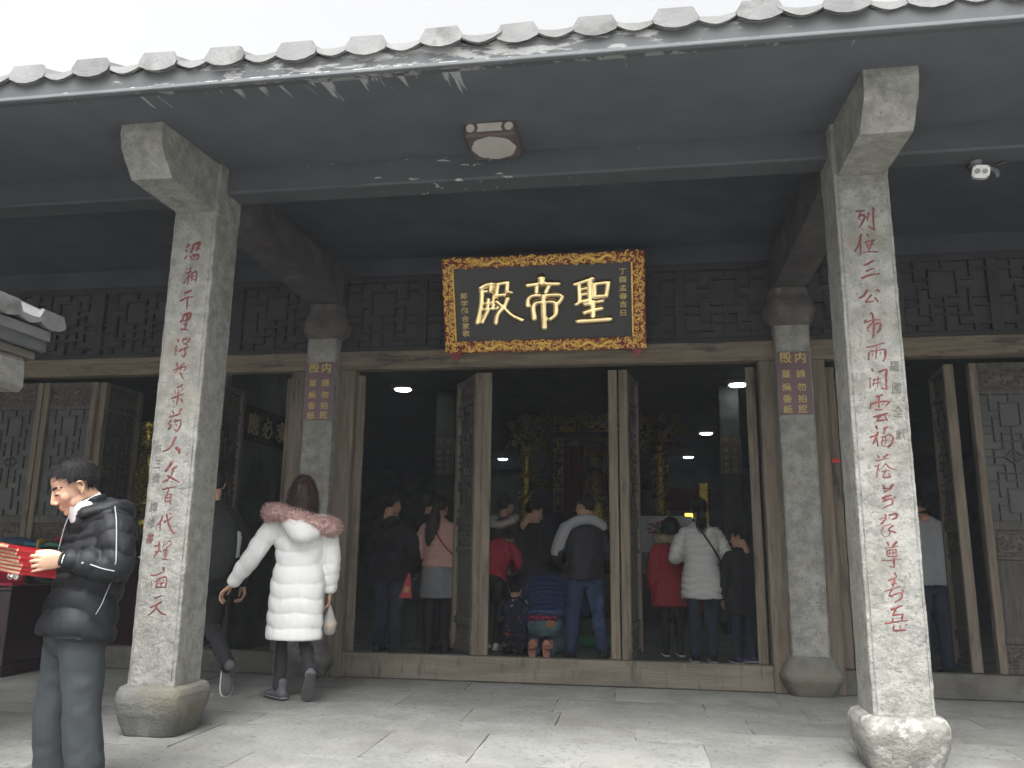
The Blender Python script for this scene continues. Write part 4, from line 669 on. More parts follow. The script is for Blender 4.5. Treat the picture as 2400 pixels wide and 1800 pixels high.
# altar shrine
AL=tag(empty('altar_shrine',(-.77,14.2,0)),'dark carved altar shrine with gilded dragon pillars at the back of the hall','altar')
part('base',M('altar_base_wood',(.035,.028,.024),.5),(-1.6,-.4,0,1.45,1.6,1.25),parent=AL); part('back_panel','black',(-1.3,1.2,1.2505,1.3,1.3,3.44),parent=AL,bev=0)
def fret(x0,z0,x1,z1,y,n,seed,mat='dimgold',fr=True,s=.05):
    m=MB(); r3=random.Random(seed)
    if fr: m.box(x0,y,z0,x1,y+.03,z0+.018); m.box(x0,y,z1-.018,x1,y+.03,z1); m.box(x0,y+.001,z0,x0+.018,y+.029,z1); m.box(x1-.018,y+.001,z0,x1,y+.029,z1)
    for i in range(n):
        cx,cz=r3.uniform(x0+.03,x1-.03),r3.uniform(z0+.03,z1-.03); a0=r3.uniform(0,6.3); sg=r3.choice((-1,1)); ss=r3.uniform(.5,1)*s
        P=[(cx+ss*(1-.75*t/7)*math.cos(a0+sg*t*.6),y-.005,cz+ss*(1-.75*t/7)*math.sin(a0+sg*t*.6)) for t in range(8)]
        m.tube(P,[ss*.25]*8,n=5,m=8,ref=(.3,0,.95))
    o=m.build('carving',W[mat],AL,True); tag(o,kind='stuff'); return o
for s in(-1,1):
    a,b=sorted((s*1.05,s*.78))
    part('side_panel','black',(min(s*.78,s*1.06)-.1,.3,1.2505,max(s*.78,s*1.06)+.1,.36,3.2),parent=AL,bev=0)
    for z0,z1 in((2.72,2.84),(2.41,2.65),(2.14,2.33)): fret(a,z0,b,z1,.28,10,int(z0*50)+s,s=.045)
    a,b=sorted((s*.72,s*.55)); fret(a,1.75,b,3.07,.20,46,9+s,'altgold' if s<0 else 'dimgold')
    m=MB(); P=[]
    pm=MB(); pm.lathe([(.10,1.2505),(.12,1.30),(.085,1.36),(.085,2.75),(.12,2.82),(.14,2.86)],14); pm.xform(Matrix.Translation((s*1.157,-.2,0))); pm.build('pillar',W['altgold'],AL,True)
    dg_=MB(); r3=random.Random(20+s)
    for i in range(60):
        a=i*.42; P.append((s*1.157+.115*math.cos(a),-.2+.115*math.sin(a),1.36+1.42*i/59))
    dg_.tube(P,[.02+.018*abs(math.sin(i*.7)) for i in range(60)],n=7,m=180)
    for i in range(70):
        a=r3.uniform(0,6.3); z=r3.uniform(1.36,2.78); dg_.ball((s*1.157+.12*math.cos(a),-.2+.12*math.sin(a),z),(r3.uniform(.02,.045),r3.uniform(.02,.045),r3.uniform(.02,.04)),7,5)
    tag(dg_.build('dragon_carving',W['altgold'],AL,True),kind='stuff')
fret(-.72,2.93,.72,3.07,.2005,40,4); fret(-.7,3.18,-.32,3.36,.15,16,5,'altgold'); fret(-.28,3.18,.7,3.36,.15,40,6,'altgold')
fret(-1.55,2.80,-.75,3.44,-.1,70,7,fr=False,s=.10); fret(.75,2.80,1.55,3.44,-.1,70,8,fr=False,s=.10); fret(-1.3,3.25,1.3,3.45,-.25,80,10,fr=False,s=.09)
cu=MB(); V=[];F=[]
for s in(-1,1):
    V=[];F=[]
    for j in range(13):
        for i in range(25):
            t=i/24; z=1.7+1.27*j/12; wd=.36 if j>4 else .36-.10*(4-j)/4
            V.append((s*(.55-wd*t),.42+.03*math.sin(t*24)+.01*math.sin(j),z))
    F=[(j*25+i,j*25+i+1,(j+1)*25+i+1,(j+1)*25+i) for j in range(12) for i in range(24)]
    MB().add(V,F).build('curtain',M('dark_red_curtain',(.09,.008,.016),.8,var=.2),AL,True,fix=False)
mb=MB(); mb.ball((0,.75,2.70),(.11,.08,.15)); mb.ball((0,.73,2.84),(.17,.06,.05)); mb.tube([(0,.8,1.3),(0,.8,1.9),(0,.8,2.5)],[(.42,.25),(.28,.2),(.16,.12)],n=14,m=12)
for s in(-1,1): mb.tube([(s*.25,.75,2.35),(s*.33,.6,2.05),(s*.06,.45,2.0)],[.09,.08,.05],n=8,m=9); mb.ball((s*.17,.73,2.86),.05)
me=remesh(mb,.018,2); displace(me,[(.02,(8,8,3))],2); obj('deity_figure',me,W['altgold'],AL)
for i in range(9): part('screen_bar','dimgold',(-.35+.087*i,.60,2.45,-.335+.087*i,.615,2.95),parent=AL,bev=0)
# offering table with burner, banner and flowers
ot=tag(empty('offering_table',(-.77,11.0,0)),'black offering table in front of the altar','table')
part('top','lacq',(-1.15,-.3,1.02,1.35,.35,1.08),parent=ot); part('apron','lacq',(-1.1,-.27,.80,1.3,-.22,1.0195),parent=ot)
for x in(-1.08,1.22):
    for y in(-.27,.25): part('leg','lacq',(x,y,0,x+.08,y+.08,1.0195),parent=ot)
gp=tag(empty('incense_burner',(-.80,11.0,1.08)),'golden incense burner on the black offering table','burner')
m=MB(); m.lathe([(.07,0),(.11,.03),(.14,.10),(.12,.16),(.10,.18),(.13,.20)],20); m.build('bowl',W['altgold'],gp,True); m=MB(); m.lathe([(.11,.2005),(.10,.25),(.05,.32),(.065,.36),(.02,.42)],16); m.build('lid',W['altgold'],gp,True)
bnr=tag(empty('hanging_banner',(-.60,10.6,0)),'red and yellow hanging banner in front of the altar','banner')
part('yellow_strip',M('banner_yellow',(.62,.42,.02),.7),(-.06,0,.72,-.02,.012,1.52),parent=bnr,bev=0); part('red_strip',M('banner_red',(.42,.035,.015),.7,var=.5,scale=14,col2=(.55,.12,.02)),(-.02,.002,.88,.10,.014,1.52),parent=bnr,bev=0); part('rod','dimgold',(-.08,.0145,1.50,.12,.03,1.53),parent=bnr)
part('pole','dimgold',(.0,.0305,0,.02,.05,1.5),parent=bnr)
fl=tag(empty('flower_bunch',(.36,11.0,1.08)),'pink and yellow flowers on the offering table','flowers')
m=MB(); m.lathe([(.05,0),(.07,.10),(.05,.16),(.06,.18)],14); m.build('vase',W['whitem'],fl,True)
r3=random.Random(5)
for nm,cl in(('leaves',(.05,.12,.03)),('petals',(.5,.08,.2)),('petals',(.6,.5,.08))):
    m=MB()
    for i in range(60): 
        c=(r3.gauss(0,.10),r3.gauss(0,.07),r3.uniform(.17,.40)); m.ball(c,(r3.uniform(.012,.03),r3.uniform(.012,.03),r3.uniform(.006,.02)),6,4,Matrix.Rotation(r3.uniform(0,3),3,(r3.random(),r3.random(),r3.random()+.1)))
    tag(m.build(nm,M('flower_'+nm+str(cl[0]),cl,.7),fl,True),kind='stuff')
gc=MB(); gc.lathe([(.02,.0),(.20,.01),(.23,.06),(.20,.12),(.02,.13)],24); tag(gc.build('kneeling_cushion',M('green_cushion',(.015,.16,.06),.8),None,True,(-.50,9.75,.0)),'green kneeling cushion on the hall floor behind the man in jeans','cushion')
cl=tag(MB().box(.02,11.22,1.0805,.72,11.26,1.56,.004).build('white_screen',M('white_altar_screen',(.45,.46,.47),.7)),'white screen behind the flowers on the offering table','screen')
# lit lamps under the hall ceiling
for i,(x,y,l) in enumerate(((-3.44,11.42,'square lit lamp above the man in the black jacket'),(1.437,11.55,'square lit lamp beside the right door leaf'),(1.38,16.45,'bright lit lamp deep in the hall behind the white coat woman'),(1.28,20.7,'small farthest lit lamp on the right of the hall'),(-3.5,20.9,'small farthest lit lamp left of the altar'),(-5.5,8.3,'lit lamp in the left bay above the gilded statue'))):
    e=tag(empty('hall_lamp',(x,y,3.468)),l,'lamp','lit lamps on the hall ceiling')
    part('frame','greym',(-.15,-.15,-.05,.15,.15,0),parent=e); m=MB(); m.lathe([(.105,-.068),(.12,-.058),(.12,-.0505)],24); m.build('diffuser',W['lit'],e,True)
e=tag(empty('lit_sign',(.72,12.9,1.60)),'small lit yellow sign behind the white coat woman','sign'); part('panel','lity',(0,0,0,.20,.02,.07),parent=e,bev=0); part('post','greym',(.09,.0205,-1.6,.11,.04,.05),parent=e)
e=tag(empty('side_altar',(.72,15.6,0)),'dim side altar with a red cloth and gilded edge deep in the hall','altar'); part('table',M('red_altar_cloth',(.20,.012,.02),.8),(-.3,0,0,.62,.4,1.45),parent=e); part('canopy_edge','altgold',(.42,-.05,1.6,.58,0,2.35),parent=e); part('canopy',M('dark_red_canopy',(.10,.01,.015),.8),(-.3,.0005,1.85,.62,.3,2.25),parent=e)
rb=tag(MB().box(1.592,6.975,1.83,1.66,6.984,1.86).build('red_ribbon',M('red_ribbon',(.4,.01,.02),.6)),'short red ribbon on the post right of the rear column','ribbon')
# ================================================================== PEOPLE
SKIN=M('skin',(.50,.30,.205),.5,var=.10,scale=14,bump=.08,bscale=160,spots=[((.48,.22,.16),9,.60,.8)])
SKIN_D=M('skin_shade',(.40,.23,.155),.55,var=.10,scale=14)
LIP=M('lips',(.36,.13,.11),.45,var=.1)
HAIRB=M('black_hair',(.014,.013,.014),.7,var=.3,scale=20,spec=.2); HAIRN=M('brown_hair',(.036,.019,.016),.5,var=.4,scale=25,spec=.35)
def fabric(name,col,rough=.75,var=.10,sheen=.0,bump=.28,bscale=20,spots=None,spec=.3): return M(name,col,rough,var=var,scale=6,bump=bump,bscale=bscale,sheen=sheen,spots=spots,spec=spec)
F_={}
F_['blackjkt']=fabric('black_puffer',(.011,.0122,.014),.6,spec=.2); F_['charcoal']=fabric('charcoal_wool',(.032,.037,.040),.95,bump=.3,bscale=16,spots=[((.03,.035,.038),9,.5,.7)])
F_['white']=fabric('white_puffer',(.80,.81,.80),.45,.03,0,.1); F_['white2']=fabric('cream_puffer',(.70,.71,.68),.5,.03,0,.1)
F_['black']=fabric('black_cloth',(.018,.019,.021),.8); F_['navy']=fabric('dark_jeans',(.028,.038,.062),.9,bump=.4); F_['jeans']=fabric('blue_jeans',(.035,.055,.125),.9,.2,bump=.4,spots=[((.10,.15,.25),3,.58,.75)])
F_['ltjeans']=fabric('faded_jeans',(.10,.17,.20),.9,.2,bump=.4,spots=[((.16,.25,.29),4,.5,.7)])
F_['bluejkt']=fabric('blue_puffer',(.022,.048,.14),.38,.1,0,.1,spec=.5); F_['pink']=fabric('pink_quilt',(.60,.36,.31),.55,.05,0); F_['greyskirt']=fabric('grey_skirt',(.25,.26,.27),.95)
F_['red']=fabric('red_jacket',(.42,.022,.05),.6); F_['redcoat']=fabric('red_coat',(.30,.015,.03),.75); F_['greyjkt']=fabric('grey_jacket',(.36,.37,.38),.65,.05); F_['brown']=fabric('brown_jacket',(.045,.035,.03),.7)
F_['dkgreen']=fabric('dark_coat',(.022,.025,.024),.9); F_['blkwhite']=fabric('black_vest_jacket',(.020,.021,.025),.6)
F_['shoe']=fabric('black_shoe',(.02,.02,.022),.5,sheen=0); F_['gshoe']=fabric('grey_shoe',(.10,.10,.11),.8); F_['wshoe']=fabric('white_sole',(.60,.60,.58),.6,sheen=0); F_['psole']=fabric('pink_sole',(.55,.26,.19),.7,sheen=0); F_['pshoe']=fabric('purple_shoe',(.05,.045,.13),.6)
F_['pinkfur']=M('pink_fur',(.50,.33,.305),.9,var=.35,scale=30); F_['whitefur']=M('cream_fur',(.62,.59,.52),.9,var=.2,scale=30); F_['tan']=M('tan_fur',(.42,.34,.24),.9,var=.3,scale=30)
F_['camo']=M('patterned_cloth',(.012,.018,.05),.8,var=.2,scale=4,spots=[((.35,.08,.03),13,.61,.62),((.02,.12,.06),15,.61,.62),((.28,.30,.32),12,.63,.64),((.02,.03,.15),11,.62,.63)])
F_['collar']=fabric('white_collar',(.66,.68,.69),.8); F_['strap']=M('dark_strap',(.02,.02,.02),.5); F_['redstrap']=M('red_strap',(.30,.01,.02),.5); F_['piping']=M('reflective_piping',(.25,.26,.27),.5); F_['plaid']=M('plaid_shirt',(.05,.01,.04),.9,var=.2,spots=[((.45,.03,.10),34,.5,.52)])
F_['leather']=M('tan_leather_patch',(.45,.17,.07),.6)

def Rx(a): return Matrix.Rotation(a,3,'X')
def head_mesh(k=1.0,vox=.0075,ears=True):
    """head facing +y, origin at its centre, 0.235 tall"""
    m=MB(); s=k
    B=lambda c,r,rot=None: m.ball(tuple(q*s for q in c),tuple(q*s for q in (r if hasattr(r,'__len__') else (r,r,r))),16,11,rot)
    B((0,-.014,.032),(.075,.095,.086)); B((0,.026,-.020),(.064,.068,.090)); B((0,.050,-.086),(.036,.034,.030)); B((0,.070,-.100),(.021,.020,.017))
    for q in(-1,1):
        B((q*.036,.052,-.026),(.028,.030,.030)); B((q*.047,.018,-.066),(.020,.042,.030))
        m.tube([(q*.012*s,.0765*s,.021*s),(q*.045*s,.062*s,.023*s)],[.011*s,.010*s],n=8)
        B((q*.031,.074,.000),(.017,.014,.010)); B((q*.012,.098,-.040),(.009,.011,.008))
        if ears:
            rot=Matrix.Rotation(q*-.35,3,'Z')@Matrix.Rotation(-.25,3,'X'); B((q*.074,-.006,-.012),(.006,.015,.027),rot); m.tube([(q*.076*s,.006*s,-.002*s),(q*.083*s,-.002*s,.017*s),(q*.087*s,-.018*s,.014*s),(q*.085*s,-.024*s,-.006*s),(q*.079*s,-.012*s,-.030*s),(q*.075*s,.002*s,-.038*s)],[.004*s,.0045*s,.005*s,.0045*s,.005*s,.005*s],n=7,m=20)
    m.tube([(0,.084*s,.012*s),(0,.098*s,-.012*s),(0,.108*s,-.034*s)],[.008*s,.0095*s,.0125*s],n=10,m=7)
    B((0,.088,-.064),(.020,.010,.0065)); B((0,.086,-.077),(.017,.010,.0075)); B((0,.100,-.035),(.012,.012,.010))
    m.tube([(0,-.020*s,-.03*s),(0,-.034*s,-.12*s),(0,-.045*s,-.20*s)],[.056*s,.054*s,.060*s],n=14,m=7)
    return remesh(m,vox,2)
def hand_mesh(wrist,d,n,side,curl=.5,s=1.0,vox=.0045,spread=.12,thumb=None):
    """hand from the wrist along d, the palm facing n; side -1 left, +1 right"""
    d=Vector(d).normalized(); n=Vector(n); n=(n-d*n.dot(d)).normalized(); a=d.cross(n)*side   # a points to the thumb side
    m=MB(); Wp=Vector(wrist)
    P=lambda u,v,t: Wp+d*u*s+a*v*s+n*t*s
    m.tube([P(-.05,0,0),P(0,0,0),P(.035,.002,0),P(.085,.002,.004)],[(.027*s,.021*s),(.028*s,.019*s),(.037*s,.016*s),(.037*s,.013*s)],n=12,m=10,ref=a)
    L=[(.028,.046,.028,.022),(.0095,.050,.033,.023),(-.010,.047,.031,.022),(-.028,.038,.024,.020)]
    for i,(v,l1,l2,l3) in enumerate(L):
        p=P(.082-.004*abs(i-1),v,.003); ang=.10+curl*.55*(1+.08*i); dirv=(d*math.cos(ang)+n*math.sin(ang)+a*(v*spread/.03)).normalized(); pts=[p]
        r=.0085 if i<3 else .0072
        for l,da in((l1,0),(l2,curl*.95),(l3,curl*.6)):
            ang+=da; dirv=(d*math.cos(ang)+n*math.sin(ang)+a*(v*spread/.03)).normalized(); p=p+dirv*l*s; pts.append(p)
        m.tube([tuple(q) for q in pts],[r*s,r*.98*s,r*.9*s,r*.78*s],n=8,m=13,ref=a)
    t=thumb or (.65,.62,.35)
    p0=P(.020,.026,.006); q=(d*t[0]+a*t[1]+n*t[2]).normalized(); q2=(d*(t[0]+.35)+a*t[1]*.45+n*t[2]).normalized(); q3=(d*(t[0]+.5)+a*t[1]*.2+n*t[2]).normalized()
    p1=p0+q*.036*s; p2=p1+q2*.030*s; p3=p2+q3*.024*s
    m.tube([tuple(x) for x in(p0,p1,p2,p3)],[.0135*s,.0115*s,.0100*s,.0085*s],n=8,m=11,ref=a)
    return remesh(m,vox,1)
def shoe_mesh(ankle,toe,s=1.0,vox=.01,up_=(0,0,1)):
    """ankle joint (about 8 cm above the sole) and toe direction"""
    A=Vector(ankle); t=Vector(toe).normalized(); u=Vector(up_); u=(u-t*u.dot(t)).normalized(); m=MB()
    P=lambda f,h: tuple(A+t*f*s+u*h*s)
    sd=t.cross(u)
    m.tube([P(-.055,-.045),P(.0,-.045),P(.08,-.05),P(.15,-.056),P(.185,-.06)],[(.034*s,.034*s),(.038*s,.034*s),(.043*s,.030*s),(.044*s,.023*s),(.034*s,.016*s)],n=14,m=15,ref=sd)
    m.tube([P(-.01,.05),P(-.008,.0),P(.01,-.04)],[.040*s,.042*s,.040*s],n=12,m=7,ref=sd)
    up=remesh(m,vox,2); m2=MB()
    m2.tube([P(-.07,-.071),P(.0,-.071),P(.09,-.071),P(.17,-.070),P(.205,-.066)],[(.036*s,.011*s),(.040*s,.010*s),(.047*s,.010*s),(.045*s,.010*s),(.020*s,.008*s)],n=14,m=15,ref=sd,e=3)
    return up,m2.mesh('sole',True)
def strand_mesh(pts,dirs,length,wid,rng,droop=0.0,seg=2):
    """thin tapered blades rooted at pts, growing along dirs"""
    n=len(pts); V=[];F=[]; pts=np.asarray(pts); dirs=np.asarray(dirs)
    for i in range(n):
        p=pts[i]; d=dirs[i]+rng.normal(0,.18,3); d/=np.linalg.norm(d)+1e-9; l=length*rng.uniform(.55,1.15)
        sd=np.cross(d,rng.normal(0,1,3)); sd/=np.linalg.norm(sd)+1e-9; sd*=wid*.5; b=len(V)
        q=p+d*l*.5; d2=d+np.array((0,0,-droop)); d2/=np.linalg.norm(d2); e=q+d2*l*.5
        V+=[tuple(p-sd),tuple(p+sd),tuple(q+sd*.75),tuple(q-sd*.75),tuple(e)]; F+=[(b,b+1,b+2,b+3),(b+3,b+2,b+4)]
    me=bpy.data.meshes.new('strands'); me.from_pydata(V,[],F); me.update(); return me
def sample_surface(me,n,rng,keep=None):
    c=co_of(me); nn=no_of(me); idx=np.arange(len(c))
    if keep is not None: idx=idx[keep(c)]
    if len(idx)==0: return np.zeros((0,3)),np.zeros((0,3))
    pick=rng.choice(idx,n); return c[pick]+rng.normal(0,.003,(n,3)),nn[pick]
def hair_cap(k,style='short',seed=1,n=900):
    rng=np.random.default_rng(seed); m=MB(); nu,nv=44,30; V=[];keep=[]
    for j in range(nv+1):
        t=math.pi*j/nv
        for i in range(nu):
            a=2*math.pi*i/nu; V.append((math.sin(t)*math.cos(a),math.sin(t)*math.sin(a),math.cos(t)))
    V=np.array(V); X=V*np.array((.084,.106,.094))+np.array((0,-.016,.034))
    low=np.minimum(1,np.maximum(0,(-X[:,2]+.0)/.09)); X[:,0]*=1-.12*low; 
    X=X+V*(.004*vnoise(X*45,seed)[:,None])
    F=[]
    def inside(p):
        x,y,z=p
        if style=='short':
            if y>.045: lim=.062+.03*(y-.045)/.05*0 + (.012 if abs(x)<.05 else 0)
            elif y>.006: lim=.018 if y<.03 else .045
            elif y>-.03: lim=.012
            else: lim=-.052
        elif style=='child':
            lim=.050 if y>.045 else (.0 if y>-.02 else -.06)
        else:
            lim=.055 if y>.05 else (-.01 if y>.0 else -.10)
        return z>lim
    for j in range(nv):
        for i in range(nu):
            q=(j*nu+i,(j+1)*nu+i,(j+1)*nu+(i+1)%nu,j*nu+(i+1)%nu)
            if all(inside(X[v]) for v in q): F.append(q)
    me=bpy.data.meshes.new('h'); me.from_pydata([tuple(p*k) for p in X],[],F); me.polygons.foreach_set('use_smooth',[True]*len(F)); me.update()
    bm=bmesh.new(); bm.from_mesh(me); bmesh.ops.delete(bm,geom=[v for v in bm.verts if not v.link_faces],context='VERTS'); bm.to_mesh(me); bm.free()
    P,N=sample_surface(me,n,rng)
    crown=np.array((0,-.055,.10))*k; D=P-crown; D/=np.linalg.norm(D,axis=1)[:,None]+1e-9
    D=D-N*np.sum(D*N,1)[:,None]
    if style in('short','child'):
        fr_=(P[:,1]>.03*k); D[fr_,2]=np.maximum(D[fr_,2],-.15); D[fr_,1]+=.5
    D=D*1.0+N*(.22 if style=='short' else .12)
    st_=strand_mesh(P,D,(.022 if style=='short' else .045)*k,.0013*k,rng,.12)
    return join_meshes([(me,0),(st_,0)])
def fur_mesh(path,rad,n,length,seed,wid=.004,droop=.25):
    rng=np.random.default_rng(seed); V,F=tube_data(path,rad,14,40,(0,0,1)); 
    core=bpy.data.meshes.new('c'); core.from_pydata([tuple(v) for v in V],[],F); core.update(); displace(core,[(.012,25)],seed)
    P,N=sample_surface(core,n,rng); s=strand_mesh(P,N+rng.normal(0,.3,N.shape),length,wid,rng,droop)
    return join_meshes([(core,0),(s,0)])

def quilt_disp(me,chains,per,amp,seed=0):
    """puffed bands: chains = [(path, radius)]; every vertex follows the chain it lies on"""
    c=co_of(me); n=no_of(me); best=np.full(len(c),1e9); S=np.zeros(len(c)); A_=np.zeros(len(c))
    for (path,rad,per_k,amp_k) in chains:
        X=catmull(path,40); T_=np.gradient(X,axis=0); T_/=np.linalg.norm(T_,axis=1)[:,None]+1e-9
        s=np.concatenate([[0],np.cumsum(np.linalg.norm(np.diff(X,axis=0),axis=1))])
        D=np.linalg.norm(c[:,None,:]-X[None],axis=2); i=D.argmin(1); d=D[np.arange(len(c)),i]/rad
        sv=s[i]+np.sum((c-X[i])*T_[i],1); w_=d<best; best[w_]=d[w_]; S[w_]=sv[w_]/per_k; A_[w_]=amp_k
    S=S+.05*vnoise(c*6,seed)
    q=np.abs(np.sin(math.pi*S/per)); d=amp*A_*(q**.5-.62)+amp*.28*A_*(1-q)*vnoise(c*np.array((34,34,10)),seed+1)
    c=c+n*d[:,None]; me.vertices.foreach_set('co',c.ravel()); me.update()

def person(label,loc,rz,H=1.65,skin=None,top=None,bottom=None,hair=None,armL=None,armR=None,legL=None,legR=None,head=None,
           lean=0.0,spine=(0,0,0),shoe='shoe',sole='shoe',detail=0,group=None,bulk=1.0,pelvis=None,hands=(1,1)):
    """body mesh with clothes as children; local frame: facing +y, x to the right"""
    k=H/1.65; rngs=int(abs(loc[0]*100)+abs(loc[1]*10))
    hy,cy_,ny=spine; pz=.505*H if pelvis is None else pelvis[1]; py=hy if pelvis is None else pelvis[0]
    piv=Vector((0,py,pz)); Lr=Matrix.Rotation(-lean,3,'X')
    def LN(p): return tuple(Lr@(Vector(p)-piv)+piv)
    tz=lambda f: pz+(f-.505)*H           # heights above the hips ride with the pelvis
    def TP(x,y,f): return LN((x,y,tz(f)))
    sp=[TP(0,py,.50),TP(0,py*.6+cy_*.4,.60),TP(0,cy_,.70),TP(0,cy_,.785),TP(0,cy_*.5+ny*.5,.825),TP(0,ny,.85)]
    shL,shR=TP(-.178*k*bulk,cy_,.798),TP(.178*k*bulk,cy_,.798)
    armL=armL or dict(e=(-.235*k,-.02+cy_,.625*H),w=(-.235*k,.05,.475*H)); armR=armR or dict(e=(.235*k,-.02+cy_,.625*H),w=(.235*k,.05,.475*H))
    legL=legL or dict(k=(-.085*k,.02,.275*H),a=(-.09*k,-.01,.050*H)); legR=legR or dict(k=(.085*k,.02,.275*H),a=(.09*k,-.01,.050*H))
    hipL,hipR=(-.085*k,py,pz-.01*H),(.085*k,py,pz-.01*H)
    head=head or {}; hk=k*head.get('k',1.0)*(1.0 if H>1.45 else (1.06 if H>1.25 else 1.35))
    hc=head.get('c') or TP(0,ny+.012,.932); hc=Vector(hc)
    Mh=Matrix.Translation(hc)@(Euler((head.get('pitch',0)*-1,head.get('roll',0),head.get('yaw',0)),'ZXY').to_matrix().to_4x4())
    # ---- body: one mesh, hidden torso and limbs plus finely built head and hands
    b=MB(); b.tube(sp,[(.135*k,.09*k),(.12*k,.085*k),(.14*k,.09*k),(.14*k,.08*k),(.07*k,.06*k),(.05*k,.05*k)],n=14,m=16)
    for sh,A in((shL,armL),(shR,armR)): b.tube([sh,A['e'],A['w']],[.045*k,.036*k,.026*k],n=10,m=13)
    for hp,G in((hipL,legL),(hipR,legR)): b.tube([hp,G['k'],G['a']],[.068*k,.048*k,.032*k],n=10,m=13)
    b.tube([sp[-2],sp[-1],tuple(Mh@Vector((0,-.035*hk,-.12*hk)))],[.055*k,.052*k,.052*k],n=10,m=7)
    body=remesh(b,.022,1)
    hm=head_mesh(hk,.0042 if detail else .008)
    from mathutils.bvhtree import BVHTree
    bvh=BVHTree.FromPolygons([v.co[:] for v in hm.vertices],[tuple(q.vertices) for q in hm.polygons]); hm.transform(Mh)
    parts=[(body,0),(hm,0)]
    for q,(side,A) in enumerate(((-1,armL),(1,armR))):
        if not hands[q]: continue
        wv=Vector(A['w']); dv=Vector(A.get('d') or (wv-Vector(A['e']))); nv=Vector(A.get('n') or (-side*1.0,0,0.0)); 
        parts.append((hand_mesh(wv,dv,nv,side,A.get('curl',.45),k*A.get('s',1),.0042 if detail else .0065,thumb=A.get('thumb')),0))
    me=join_meshes(parts); me.name='person'; o=obj('person',me,skin or SKIN,None,loc); o.rotation_euler=(0,0,rz)
    tag(o,label,'person',group)
    # ---- top
    t=dict(mat='black',hem=.47,bulk=1.0,quilt=None,sl=1.0,flare=0.0,rings=None,vox=.013,wr=.010,neck=.855,arms=True,collar=True); t.update(top or {})
    B=t['bulk']*k; hem=t['hem']
    fr=[(hem,.190+t['flare'],.135+t['flare']*.8),(max(hem+.03,.52),.192+t['flare']*.55,.138+t['flare']*.5),(.60,.178,.130),(.70,.192,.138),(.77,.196,.128),(.812,.158,.108),(.838,.098,.088),(t['neck'],.076,.074)]
    fr=[f for i,f in enumerate(fr) if i==0 or f[0]>fr[i-1][0]+.005]
    def yoff(f): 
        return py+(cy_-py)*min(1,max(0,(f-.5)/.2)) if f<.78 else cy_+(ny-cy_)*min(1,(f-.78)/.07)
    P=[]
    for f,rx,ry in fr:
        p=TP(0,yoff(f),f) if f>=.5 else (0,py,tz(f)); P.append(p)
    nR=70 if t['quilt'] else 36
    chains=[(P,.175*B,1.0,1.0)]
    jm=MB(); jm.tube(P,[(rx*B,ry*B) for f,rx,ry in fr],n=30,m=nR,e=2.35,ref=(1,0,0),cap=False)
    if t['arms']:
        sl=t['sl']*B
        for sh,A in((shL,armL),(shR,armR)):
            w_=Vector(A['w']); e_=Vector(A['e']); we=w_-(w_-e_).normalized()*(.0 if A.get('cuff') is None else A['cuff'])
            shv=Vector(sh); s0=shv+ (Vector(sp[3])-shv)*.25
            jm.tube([tuple(s0),tuple(shv*.55+e_*.45+Vector((0,0,.004))),tuple(e_),tuple(e_*.45+we*.55),tuple(we)],[.078*sl,.074*sl,.066*sl,.060*sl,.046*sl],n=16,m=46)
            chains.append(([tuple(s0),tuple(shv*.55+e_*.45+Vector((0,0,.004))),tuple(e_),tuple(e_*.45+we*.55),tuple(we)],.070*sl,.95,.65))
    tm=remesh(jm,t['vox'],3 if t['quilt'] else 4,.5)
    if t['quilt']: quilt_disp(tm,chains,t['quilt'][0],t['quilt'][1],rngs)
    if t['wr']: displace(tm,[(t['wr'],(13,13,6)),(t['wr']*.5,(30,30,18))],rngs)
    tn=obj(t.get('name','jacket'),tm,F_[t['mat']] if isinstance(t['mat'],str) else t['mat'],o)
    # ---- bottom
    q=dict(mat='black',r=1.0,vox=.013,wr=.011,kind='trousers',name='trousers'); q.update(bottom or {}); r=q['r']*k
    bm_=MB(); top_p=TP(0,py,.545)
    bm_.tube([top_p,(0,py,pz),(0,py,pz-.035*H)],[(.148*r,.108*r),(.162*r,.118*r),(.150*r,.112*r)],n=22,m=9,e=2.3)
    for hp,G in((hipL,legL),(hipR,legR)):
        a_=Vector(G['a']); kn=Vector(G['k']); h_=Vector(hp); end=a_+(kn-a_).normalized()*q.get('up',.0)
        bm_.tube([tuple(h_),tuple((h_+kn)/2),tuple(kn),tuple((kn+end)/2),tuple(end)],[.096*r,.084*r,.068*r*q.get('kn',1),.060*r*q.get('an',1),.056*r*q.get('an',1)],n=16,m=24)
    pm=remesh(bm_,q['vox'],2); displace(pm,[(q['wr'],(9,9,5)),(q['wr']*.55,(18,18,24))],rngs+3); obj('trousers',pm,F_[q['mat']],o)
    if q['kind']=='skirt':
        sm=MB(); sm.tube([TP(0,py,.59),(0,py,pz),(0,py,q['hem']*H)],[(.150*k,.115*k),(.185*k,.15*k),(.205*k,.17*k)],n=26,m=16,cap=False); s_=remesh(sm,.014,2); displace(s_,[(.008,(16,16,2))],4); obj('skirt',s_,F_[q['skirt']],o)
    # ---- shoes
    for G in(legL,legR):
        a_=G['a']; up_,so=shoe_mesh(a_,G.get('toe',(0,1,0)),k*1.0,.010 if detail else .012,G.get('up',(0,0,1)))
        s_=obj('shoe',up_,F_[shoe],o); obj('sole',so,F_[sole],s_)
    # ---- hair
    h=dict(style='short',mat=HAIRB,n=1500); h.update(hair or {})
    hmesh=hair_cap(hk,h['style'],rngs,h['n'])
    extra=[]
